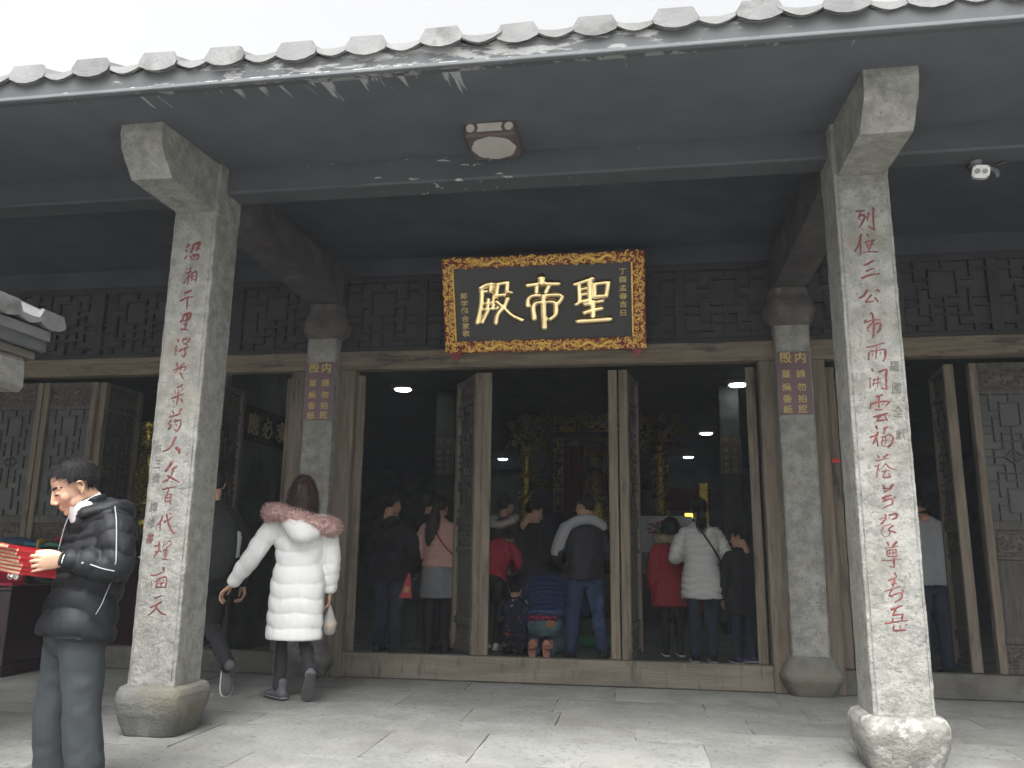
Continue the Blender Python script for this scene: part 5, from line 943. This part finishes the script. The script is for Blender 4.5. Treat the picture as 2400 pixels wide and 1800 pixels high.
    if h['style']=='long':
        e=MB(); L=h.get('len',.34)
        e.tube([(0,-.05*hk,.085*hk),(0,-.105*hk,.02*hk),(0,-.10*hk,-.10*hk),(0,-.085*hk,-L*.72),(0,-.080*hk,-L)],[(.05*hk,.03*hk),(.082*hk,.045*hk),(.094*hk,.050*hk),(.095*hk,.042*hk),(.060*hk,.022*hk)],n=18,m=22)
        for s in(-1,1): e.tube([(s*.05*hk,.02*hk,.075*hk),(s*.085*hk,-.005*hk,.0),(s*.088*hk,-.02*hk,-.11*hk),(s*.078*hk,-.03*hk,-L*.85)],[(.03*hk,.03*hk),(.024*hk,.05*hk),(.024*hk,.045*hk),(.012*hk,.02*hk)],n=12,m=14,ref=(1,0,0))
        em=remesh(e,.009,2); displace(em,[(.006,(70,70,6))],5)
        rng=np.random.default_rng(6); c,nn=sample_surface(em,h['n'],rng); D=np.tile(np.array((0,-.05,-1.)),(len(c),1))+nn*.12; extra=[(em,0),(strand_mesh(c,D,.10,.003,rng,.1),0)]
    elif h['style']=='tail':
        e=MB(); L=h.get('len',.3); z0=h.get('z0',.02); e.tube([(0,-.10*hk,z0*hk),(0,-.14*hk,(z0-.03)*hk),(h.get('dx',0)*.5,-.13*hk,-.10*hk-L*.3),(h.get('dx',0),-.115*hk,-.06*hk-L)],[.022*hk,.036*hk,h.get('w',.040)*hk,.014*hk],n=12,m=16)
        em=remesh(e,.008,2); displace(em,[(.005,(80,80,6))],5); rng=np.random.default_rng(6); c,nn=sample_surface(em,600,rng); D=np.tile(np.array((0,-.02,-1.)),(len(c),1))+nn*.10; extra=[(em,0),(strand_mesh(c,D,.08,.003,rng,.1),0)]
    for me_,_ in [(hmesh,0)]+extra: me_.transform(Mh)
    ho=join_meshes([(hmesh,0)]+extra); obj('hair',ho,h['mat'],o)
    o_info=dict(bvh=bvh,o=o,Mh=Mh,hk=hk,TP=TP,sp=sp,shL=shL,shR=shR,k=k,B=B,jacket=tn)
    return o_info
def face(I):
    """brows, lids and lips for a face that shows, laid on the skin"""
    o,Mh,s,bvh=I['o'],I['Mh'],I['hk'],I['bvh']
    def on(x,z,up=.0016):
        h=bvh.ray_cast(Vector((x*s,.3*s,z*s)),Vector((0,-1,0)))
        return tuple(h[0]+Vector((0,up*s,0))) if h[0] is not None else (x*s,.09*s,z*s)
    for q in(-1,1):
        m=MB(); m.tube([on(q*.013,.024),on(q*.024,.028),on(q*.038,.029),on(q*.052,.023)],[(.0052*s,.0032*s),(.0068*s,.0036*s),(.0058*s,.0036*s),(.0026*s,.0022*s)],n=6,m=13,ref=(0,0,1)); m.xform(Mh); m.build('eyebrow',HAIRB,o,True)
        m=MB(); m.tube([on(q*.018,.000),on(q*.031,-.002),on(q*.045,.0005)],[(.0020*s,.0024*s),(.0044*s,.0032*s),(.0020*s,.0024*s)],n=6,m=9,ref=(0,0,1)); m.xform(Mh); m.build('eyelash',HAIRB,o,True)
    m=MB(); m.tube([on(-.018,-.069,-.001),on(0,-.0655,-.001),on(.018,-.069,-.001)],[(.0022*s,.0016*s),(.0042*s,.0028*s),(.0022*s,.0016*s)],n=8,m=11,ref=(0,0,1)); m.tube([on(-.015,-.0735,-.001),on(0,-.077,-.001),on(.015,-.0735,-.001)],[(.002*s,.0016*s),(.0046*s,.003*s),(.002*s,.0016*s)],n=8,m=11,ref=(0,0,1)); m.xform(Mh); m.build('lips',LIP,o,True)
def strap(I,pts,r,mat,name='strap'):
    m=MB(); m.tube(pts,[r]*len(pts),n=8,m=len(pts)*5); m.build(name,mat,I['o'],True)

# ---------------- man with the red booklets (front left)
ML=(-2.555,3.62,-.13); MRZ=R(146)
I=person('man in black puffer jacket and grey trousers reading a stack of red booklets',ML,MRZ,1.68,top=dict(mat='blackjkt',hem=.478,bulk=1.02,quilt=(.090,.020),sl=1.0,vox=.008,wr=.0035,neck=.862,flare=.012),
   bottom=dict(mat='charcoal',r=1.06,an=1.3,kn=1.15,wr=.008,vox=.011),spine=(.085,.025,.10),lean=0.0,detail=1,
   head=dict(c=(.0,.170,1.500),pitch=R(33),yaw=R(-5),k=1.0),
   armL=dict(e=(-.245,.030,1.125),w=(-.130,.2125,1.160),d=(.16,1,-.16),n=(.94,-.30,.10),curl=.26,thumb=(.95,.42,.25),cuff=.01),
   armR=dict(e=(.235,.03,1.13),w=(.085,.245,1.100),d=(-.35,1,.05),n=(-.15,0,1),curl=.35,cuff=.01),
   legL=dict(k=(-.105,.05,.47),a=(-.115,-.01,.085)),legR=dict(k=(.11,.10,.47),a=(.12,.06,.085)),hair=dict(n=6000),shoe='shoe')
face(I); O=I['o']
nk=Vector((0,.50,.86)).normalized(); sx_=Vector((1,0,0)); fwv=nk.cross(sx_)*-1
V=[];F=[]; NR=28
for j,(h_,rr) in enumerate(((-.02,.086),(.015,.083),(.045,.080),(.060,.078),(.058,.073),(.03,.072),(-.02,.072))):
    cpt=Vector((0,.092,1.388))+nk*h_
    for i in range(NR):
        a=2*math.pi*i/NR; V.append(tuple(cpt+sx_*rr*math.cos(a)+fwv*rr*1.02*math.sin(a)))
F=[(j*NR+i,j*NR+(i+1)%NR,(j+1)*NR+(i+1)%NR,(j+1)*NR+i) for j in range(6) for i in range(NR)]
MB().add(V,F).build('shirt_collar',F_['collar'],O,True)
# hood lying on the shoulders
hd=MB(); hd.tube([(-.100,.150,1.362),(-.138,.06,1.395),(-.10,-.035,1.392),(0,-.060,1.378),(.10,-.035,1.392),(.138,.06,1.395),(.100,.150,1.362)],[(.020,.030),(.036,.040),(.052,.050),(.062,.060),(.052,.050),(.036,.040),(.020,.030)],n=14,m=44,ref=(0,0,1))
hd.tube([(-.055,-.070,1.33),(0,-.100,1.28),(.055,-.070,1.33)],[(.045,.05),(.05,.062),(.045,.05)],n=12,m=9,ref=(0,0,1))
hme=remesh(hd,.010,3); displace(hme,[(.010,(13,13,10)),(.004,40)],3); obj('hood',hme,F_['blackjkt'],O)
# sleeve piping, zips, buttons
m=MB(); m.tube([(-.200,.045,1.402),(-.262,.056,1.335),(-.299,.060,1.24),(-.320,.062,1.165),(-.318,.062,1.142)],[.0028]*5,n=6,m=24); m.tube([(-.314,.062,1.112),(-.294,.104,1.122),(-.258,.146,1.140)],[.0028]*3,n=6,m=9); m.build('sleeve_piping',F_['piping'],O,True)
m=MB(); m.tube([(-.212,.030,1.06),(-.215,.045,1.02),(-.216,.062,.965),(-.212,.082,.92)],[.0020]*4,n=6,m=12); m.build('pocket_zip',F_['piping'],O,True)
m=MB(); m.tube([(-.03,.182,1.36),(-.028,.196,1.30),(-.025,.208,1.20)],[.002]*3,n=6,m=9); m.build('front_zip',F_['piping'],O,True)
for p in((-.236,.172,1.146),): MB().ball(p,(.006,.006,.006),8,6).build('press_stud',F_['piping'],O,True)
ax_=Vector((.115,.1825,.035)).normalized(); u_=ax_.cross(Vector((0,0,1))).normalized(); v_=ax_.cross(u_); wr_=Vector((-.130,.2125,1.160))
m=MB()
for i in range(20):
    a=2*math.pi*i/20; m.ball(tuple(wr_+ax_*.012+u_*.033*math.cos(a)+v_*.029*math.sin(a)),.0060,8,6)
m.build('bead_bracelet',F_['strap'],O,True)
m=MB(); m.tube([tuple(wr_-ax_*.004+u_*.036*math.cos(q*.42)+v_*.032*math.sin(q*.42)) for q in range(16)],[.006]*16,n=6,m=32); m.build('shirt_cuff',F_['collar'],O,True)
# booklets
bkred=M('red_booklet_cover',(.44,.022,.032),.5,var=.12,scale=5); bkpage=M('booklet_pages',(.42,.32,.20),.8,var=.2,scale=60)
Wm=Matrix.Translation(Vector(ML))@Matrix.Rotation(MRZ,4,'Z')
for i in range(8):
    lab='thin red booklet, %s from the top of the stack the man holds'%('','second','third','fourth','fifth','sixth','seventh','')[7-i]
    if i==7: lab='topmost red booklet with a yellow mark on the stack the man holds'
    if i==0: lab='lowest red booklet resting on the fingers of the man in the black puffer jacket'
    b_=empty('booklet'); Mx=Wm@Matrix.Translation((-.004-.003*i,.320+.005*i+(.045 if i==7 else 0),1.092+.0165*i))@Euler((R(7),R(-6),R(22+2.0*((i*37)%5-2)))).to_matrix().to_4x4()
    b_.matrix_world=Mx; tag(b_,lab,'booklet','red booklets held by the man')
    m=MB(); m.box(-.075,-.09,.0,.075,.09,.0024).box(-.075,-.09,.0130,.075,.09,.0154).box(-.0762,-.0895,.002,-.0742,.0895,.0132); m.build('cover',bkred,b_)
    m=MB().box(-.0725,-.0875,.0025,.0725,.0875,.0129); m.build('pages',bkpage,b_)
    if i==7: MB().box(-.05,.06,.0155,-.02,.09,.0163).build('mark',M('yellow_mark',(.7,.4,.03),.6),b_)

# ---------------- woman in the white coat walking away
WL=(-2.545,5.92,0); WRZ=R(24)
I=person('woman in long white puffer coat with pink fur hood walking past the left column',WL,WRZ,1.62,top=dict(mat='white',hem=.262,bulk=.98,quilt=(.108,.012),sl=1.10,vox=.010,wr=.004,flare=.022,name='coat'),
  bottom=dict(mat='black',r=.86),hair=dict(style='long',mat=HAIRN,n=3000,len=.30),
  armL=dict(e=(-.335,.02,1.03),w=(-.485,.13,.80),d=(-.62,.35,-.45),n=(.5,-.1,-.5),curl=.8,cuff=.03),armR=dict(e=(.235,.0,1.00),w=(.245,.075,.745),d=(0,.15,-1),n=(-1,0,0),curl=1.15,cuff=.03),
  legL=dict(k=(-.085,.10,.45),a=(-.075,.02,.085),toe=(-.55,1,0)),legR=dict(k=(.075,.08,.43),a=(.125,-.17,.205),toe=(-.05,.55,-.80),up=(.0,.75,.6)),shoe='gshoe',sole='gshoe',head=dict(yaw=R(6),pitch=R(4)))
O=I['o']
hd=MB(); hd.tube([(-.13,-.10,1.335),(-.06,-.185,1.26),(.02,-.20,1.215),(.10,-.17,1.24),(.15,-.09,1.30)],[(.06,.05),(.085,.07),(.10,.075),(.08,.06),(.05,.05)],n=16,m=22,ref=(0,0,1)); hme=remesh(hd,.012,3); displace(hme,[(.006,(14,14,14))],2); obj('hood',hme,F_['white'],O)
fm=fur_mesh([(-.20,.02,1.325),(-.235,-.08,1.345),(-.18,-.165,1.345),(-.06,-.205,1.315),(.08,-.205,1.275),(.20,-.165,1.245),(.245,-.07,1.245),(.20,.03,1.30)],[.035,.05,.054,.05,.052,.056,.05,.035],15000,.030,4,.0017); obj('fur_trim',fm,F_['pinkfur'],O)
pb=empty('snack_bag'); pb.matrix_world=Matrix.Translation(Vector(WL))@Matrix.Rotation(WRZ,4,'Z')@Matrix.Translation((.255,.09,.665)); tag(pb,'clear plastic bag with a yellow bun hanging from the white coat woman’s hand'.replace('’s',''),'bag')
m=MB(); m.tube([(0,0,.0),(0,0,-.06),(0,0,-.14),(0,0,-.20)],[.010,.028,.060,.048],n=16,m=14); me=m.mesh('b',True); displace(me,[(.006,30)],3)
pm=bpy.data.materials.new('clear_plastic'); pm.use_nodes=True; t_=pm.node_tree; bs=t_.nodes['Principled BSDF']; bs.inputs['Base Color'].default_value=(.8,.8,.8,1); bs.inputs['Roughness'].default_value=.2; bs.inputs['Alpha'].default_value=.35
obj('bag',me,pm,pb); MB().ball((0,0,-.155),(.046,.046,.042)).build('bun',M('baked_bun',(.52,.33,.12),.6),pb,True)

# ---------------- companion in black with a backpack, behind the left column
PL=(-3.36,6.05,0); PRZ=R(38)
I=person('person in black with a backpack half hidden behind the left column',PL,PRZ,1.70,top=dict(mat='black',hem=.45,wr=.006),bottom=dict(mat='black',r=.95),hair=dict(n=900),
  armR=dict(e=(.27,-.02,1.05),w=(.29,.02,.80),d=(.25,.05,-1),n=(-1,0,0),curl=.9),legR=dict(k=(.09,.06,.46),a=(.17,-.30,.21),toe=(.0,-.15,-1),up=(0,-1,.15)),legL=dict(k=(-.09,.16,.47),a=(-.09,.14,.085)),shoe='gshoe',sole='wshoe')
O=I['o']; bp=MB(); bp.tube([(0,-.19,.88),(0,-.22,1.05),(0,-.21,1.25),(0,-.17,1.36)],[(.15,.09),(.17,.12),(.16,.10),(.10,.05)],n=18,m=16,e=3); me=remesh(bp,.014,3); displace(me,[(.010,10)],3); q=obj('backpack',me,F_['dkgreen'],None); q.matrix_world=O.matrix_world.copy() if False else Matrix.Translation(Vector(PL))@Matrix.Rotation(PRZ,4,'Z'); tag(q,'dark backpack worn by the person behind the left column','backpack')
m=MB(); m.tube([(.17,-.20,1.02),(.18,-.20,1.17)],[.032,.030],n=12); m.tube([(.18,-.20,1.171),(.18,-.20,1.20)],[.022,.022],n=12); b_=m.build('water_bottle',M('clear_bottle',(.55,.58,.60),.2),None,True); b_.matrix_world=q.matrix_world; tag(b_,'pale water bottle in the side pocket of the dark backpack','bottle')

# ---------------- worshippers inside
I=person('man in black puffer jacket seen from behind at the left doorway',(-2.70,8.72,0),R(-8),1.68,top=dict(mat='blackjkt',hem=.44,bulk=1.12,quilt=(.16,.016),sl=1.12,wr=.009),bottom=dict(mat='navy',r=1.05,an=1.2,wr=.012),head=dict(yaw=R(-28),pitch=R(8)),armR=dict(e=(.27,-.02,1.05),w=(.24,.18,.86)),armL=dict(e=(-.27,0,1.05),w=(-.20,.22,1.0)))
hd=MB(); hd.tube([(-.11,-.07,1.40),(0,-.17,1.34),(.11,-.07,1.40)],[(.04,.05),(.06,.08),(.04,.05)],n=12,m=14,ref=(0,0,1)); obj('hood',remesh(hd,.013,3),F_['blackjkt'],I['o'])
gb=empty('gift_bag'); gb.location=(-2.50,8.66,.56); gb.rotation_euler=(0,R(8),R(15)); tag(gb,'red gift bag with gold print beside the man in the black jacket','bag')
m=MB(); m.prism([(-.06,0),(.075,.02),(.01,.27),(-.01,.27)],'y',-.02,.02); m.build('bag',M('red_gloss_paper',(.50,.012,.02),.35),gb); MB().box(-.02,-.0235,.07,.03,-.0205,.13).build('print',W['goldp'],gb)
I=person('person in dark long coat standing between the black jacket and the pink jacket',(-2.33,9.05,0),R(-12),1.72,top=dict(mat='dkgreen',hem=.30,bulk=1.05,name='coat'),head=dict(yaw=R(-30)))
I=person('woman in pink quilted jacket and grey skirt with long hair',(-2.16,8.78,0),R(4),1.66,top=dict(mat='pink',hem=.535,bulk=.96,quilt=(.075,.012),sl=.92,wr=.003),bottom=dict(mat='black',r=.86,kind='skirt',skirt='greyskirt',hem=.345),hair=dict(style='tail',len=.42,z0=.03,dx=-.09,w=.075,mat=HAIRN),head=dict(yaw=R(-10)),armR=dict(e=(.23,.02,1.05),w=(.10,.22,1.08)),armL=dict(e=(-.23,0,1.05),w=(-.12,.2,1.02)))
strap(I,[(-.05,-.13,1.32),(.06,-.155,1.15),(.18,-.10,1.02)],.008,F_['redstrap'])
I=person('person in brown jacket with a white fur hood inside the middle doorway',(-1.62,9.95,0),R(-20),1.74,top=dict(mat='brown',hem=.45),head=dict(yaw=R(-15)))
fm=fur_mesh([(-.15,.0,1.47),(-.17,-.09,1.44),(-.08,-.17,1.40),(.05,-.18,1.39),(.16,-.11,1.44),(.15,-.01,1.48)],[.032]*6,5000,.028,7,.0017); obj('fur_trim',fm,F_['whitefur'],I['o'])
I=person('person in red jacket bending forward beside the middle door post',(-1.66,9.25,0),R(-12),1.5,top=dict(mat='red',hem=.50),bottom=dict(mat='black'),lean=R(32),shoe='wshoe',sole='wshoe',head=dict(c=(0,.50,1.20),pitch=R(50)),armR=dict(e=(.22,.30,.93),w=(.12,.45,.85)),armL=dict(e=(-.22,.3,.93),w=(-.12,.45,.85)))
I=person('man in black jacket facing right with his hands held out',(-1.22,9.55,0),R(-72),1.64,top=dict(mat='black',hem=.42,bulk=1.08),bottom=dict(mat='black'),head=dict(pitch=R(22),k=1.05),armR=dict(e=(.22,.06,1.05),w=(.10,.34,1.0),curl=.7),armL=dict(e=(-.22,.06,1.05),w=(-.06,.36,1.02),curl=.7)); face(I)
I=person('man in grey and black jacket and blue jeans facing the altar',(-.56,8.72,0),R(14),1.66,top=dict(mat='blkwhite',hem=.475,bulk=1.02,quilt=(.06,.004)),bottom=dict(mat='jeans',r=1.06,wr=.012,an=1.15),head=dict(yaw=R(48),pitch=R(4)),armL=dict(e=(-.29,.06,1.02),w=(-.20,.30,1.00),curl=.6),armR=dict(e=(.27,.02,1.04),w=(.14,.26,1.02)),legL=dict(k=(-.13,.02,.46),a=(-.16,0,.085),toe=(-.3,1,0)),legR=dict(k=(.13,.02,.46),a=(.17,-.02,.085),toe=(.3,1,0)))
y_=MB(); y_.tube([(-.185,-.015,1.338),(-.075,-.075,1.405),(.075,-.075,1.405),(.185,-.015,1.338)],[(.062,.070),(.058,.060),(.058,.060),(.062,.070)],n=14,m=20,ref=(0,0,1)); y_.tube([(-.19,-.005,1.335),(-.262,.02,1.18),(-.298,.055,1.05)],[.083,.078,.072],n=14,m=14); ym=remesh(y_,.012,3); obj('grey_yoke',ym,F_['greyjkt'],I['o'])
I=person('man in blue puffer jacket and faded jeans kneeling on the floor',(-1.02,9.0,0),R(-2),1.70,top=dict(mat='bluejkt',hem=.50,bulk=1.26,quilt=(.066,.009),sl=1.15,wr=.003,flare=.0),bottom=dict(mat='ltjeans',r=1.2,wr=.010),lean=R(36),pelvis=(-.03,.33),
  legL=dict(k=(-.17,.34,.09),a=(-.075,-.27,.075),toe=(.06,-1,-.15),up=(0,.12,-1)),legR=dict(k=(.17,.34,.09),a=(.085,-.27,.075),toe=(.1,-1,-.15),up=(0,.12,-1)),sole='psole',shoe='psole',
  head=dict(c=(0,.60,.72),pitch=R(85)),armL=dict(e=(-.36,.34,.46),w=(-.20,.60,.46)),armR=dict(e=(.36,.34,.46),w=(.20,.60,.46)))
m=MB(); m.tube([(-.15,-.135,.375),(0,-.165,.385),(.15,-.135,.375)],[(.030,.02)]*3,n=10,m=9,ref=(0,0,1)); m.build('shirt_hem',F_['plaid'],I['o'],True); MB().box(.045,-.185,.295,.125,-.17,.36).build('leather_patch',F_['leather'],I['o'])
for s in(-1,1):
    m=MB(); 
    P=[(s*.075+.048*math.cos(a*.35)*(1 if math.sin(a*.35)>0 else .8),-.40,.082+.105*math.sin(a*.35)) for a in range(18)]
    m.add([(p[0],p[1],p[2]) for p in P]+[(p[0]*.98,p[1]+.03,p[2]) for p in P],[tuple(range(18))]+[(i,(i+1)%18,18+(i+1)%18,18+i) for i in range(18)]); m.build('shoe_sole',F_['psole'],I['o'])
I=person('small child in a dark suit patterned with coloured shapes kneeling beside the blue jacket',(-1.34,8.92,0),R(-4),1.02,top=dict(mat='camo',hem=.50,bulk=1.25,wr=.004),bottom=dict(mat='camo',r=1.3),pelvis=(0,.24),legL=dict(k=(-.07,.17,.06),a=(-.05,-.14,.05),toe=(0,-1,-.1),up=(0,.1,-1)),legR=dict(k=(.07,.17,.06),a=(.05,-.14,.05),toe=(0,-1,-.1),up=(0,.1,-1)),hair=dict(style='child'),
  armL=dict(e=(-.16,.03,.36),w=(-.08,.16,.34)),armR=dict(e=(.16,.03,.36),w=(.08,.16,.34)),head=dict(c=(0,.03,.665),pitch=R(10)))
m=MB(); m.tube([(-.06,-.03,.56),(0,-.06,.55),(.06,-.03,.56)],[.022]*3,n=8,m=9); m.build('collar',F_['collar'],I['o'],True)
I=person('girl in red hooded coat left of the white coat woman inside the hall',(.345,9.14,0),R(6),1.44,top=dict(mat='redcoat',hem=.36,bulk=1.06,flare=.05,name='coat'),bottom=dict(mat='black',r=.85),sole='wshoe',hair=dict(style='long',len=.16,n=900),head=dict(yaw=R(12),k=1.05))
fm=fur_mesh([(-.12,.02,1.235),(-.13,-.08,1.235),(-.03,-.14,1.225),(.07,-.13,1.23),(.13,-.06,1.24)],[.035]*5,4500,.020,9,.0017); obj('fur_trim',fm,F_['tan'],I['o'])
I=person('woman in cream white puffer coat with a shoulder strap and ponytail inside the hall',(.63,8.70,0),R(3),1.63,top=dict(mat='white2',hem=.385,bulk=.97,quilt=(.072,.016),sl=.98,vox=.009,wr=.0025,flare=.03,name='coat'),bottom=dict(mat='navy',r=.92,an=1.1),hair=dict(style='tail',len=.14,z0=-.02,w=.05),armL=dict(e=(-.265,.02,1.03),w=(-.12,.24,1.06)),armR=dict(e=(.265,.02,1.03),w=(.12,.24,1.06)),sole='wshoe',head=dict(pitch=R(6)))
strap(I,[(-.045,-.100,1.375),(.05,-.155,1.22),(.15,-.140,1.06),(.20,-.10,.96)],.008,F_['strap'])
I=person('boy in dark coat with striped purple shoes beside the right door leaf',(1.03,8.72,0),R(24),1.33,top=dict(mat='black',hem=.36,bulk=1.12,name='coat'),bottom=dict(mat='navy'),shoe='pshoe',sole='wshoe',hair=dict(style='child'),head=dict(yaw=R(46),pitch=R(14)),legR=dict(k=(.08,.04,.36),a=(.10,.02,.07),toe=(-.9,.3,0)))
I=person('man in grey jacket with his head bowed in the right doorway',(2.70,8.28,0),R(8),1.70,top=dict(mat='greyjkt',hem=.475,bulk=1.06,quilt=(.13,.007),sl=1.02),bottom=dict(mat='navy'),lean=R(4),head=dict(c=(-.02,.13,1.52),pitch=R(42)),armR=dict(e=(.27,-.02,1.06),w=(.275,.03,.84),curl=1.0))
m=MB(); m.tube([(-.075,.04,1.475),(0,-.055,1.49),(.075,.04,1.475)],[.012]*3,n=8,m=11); m.build('collar',F_['dkgreen'],I['o'],True)

# ================================================================== thin haze volume added to lift the dark tones
hz=MB().box(-520,-520,-1.6,520,520,8.2).build('haze',None); tag(hz,kind='stuff')
hm_=bpy.data.materials.new('haze'); hm_.use_nodes=True; t_=hm_.node_tree; t_.nodes.clear()
oo=t_.nodes.new('ShaderNodeOutputMaterial'); pv=t_.nodes.new('ShaderNodeVolumePrincipled'); pv.inputs['Color'].default_value=(.86,.90,.97,1); pv.inputs['Density'].default_value=.002
t_.links.new(pv.outputs[0],oo.inputs['Volume']); hz.data.materials.append(hm_)
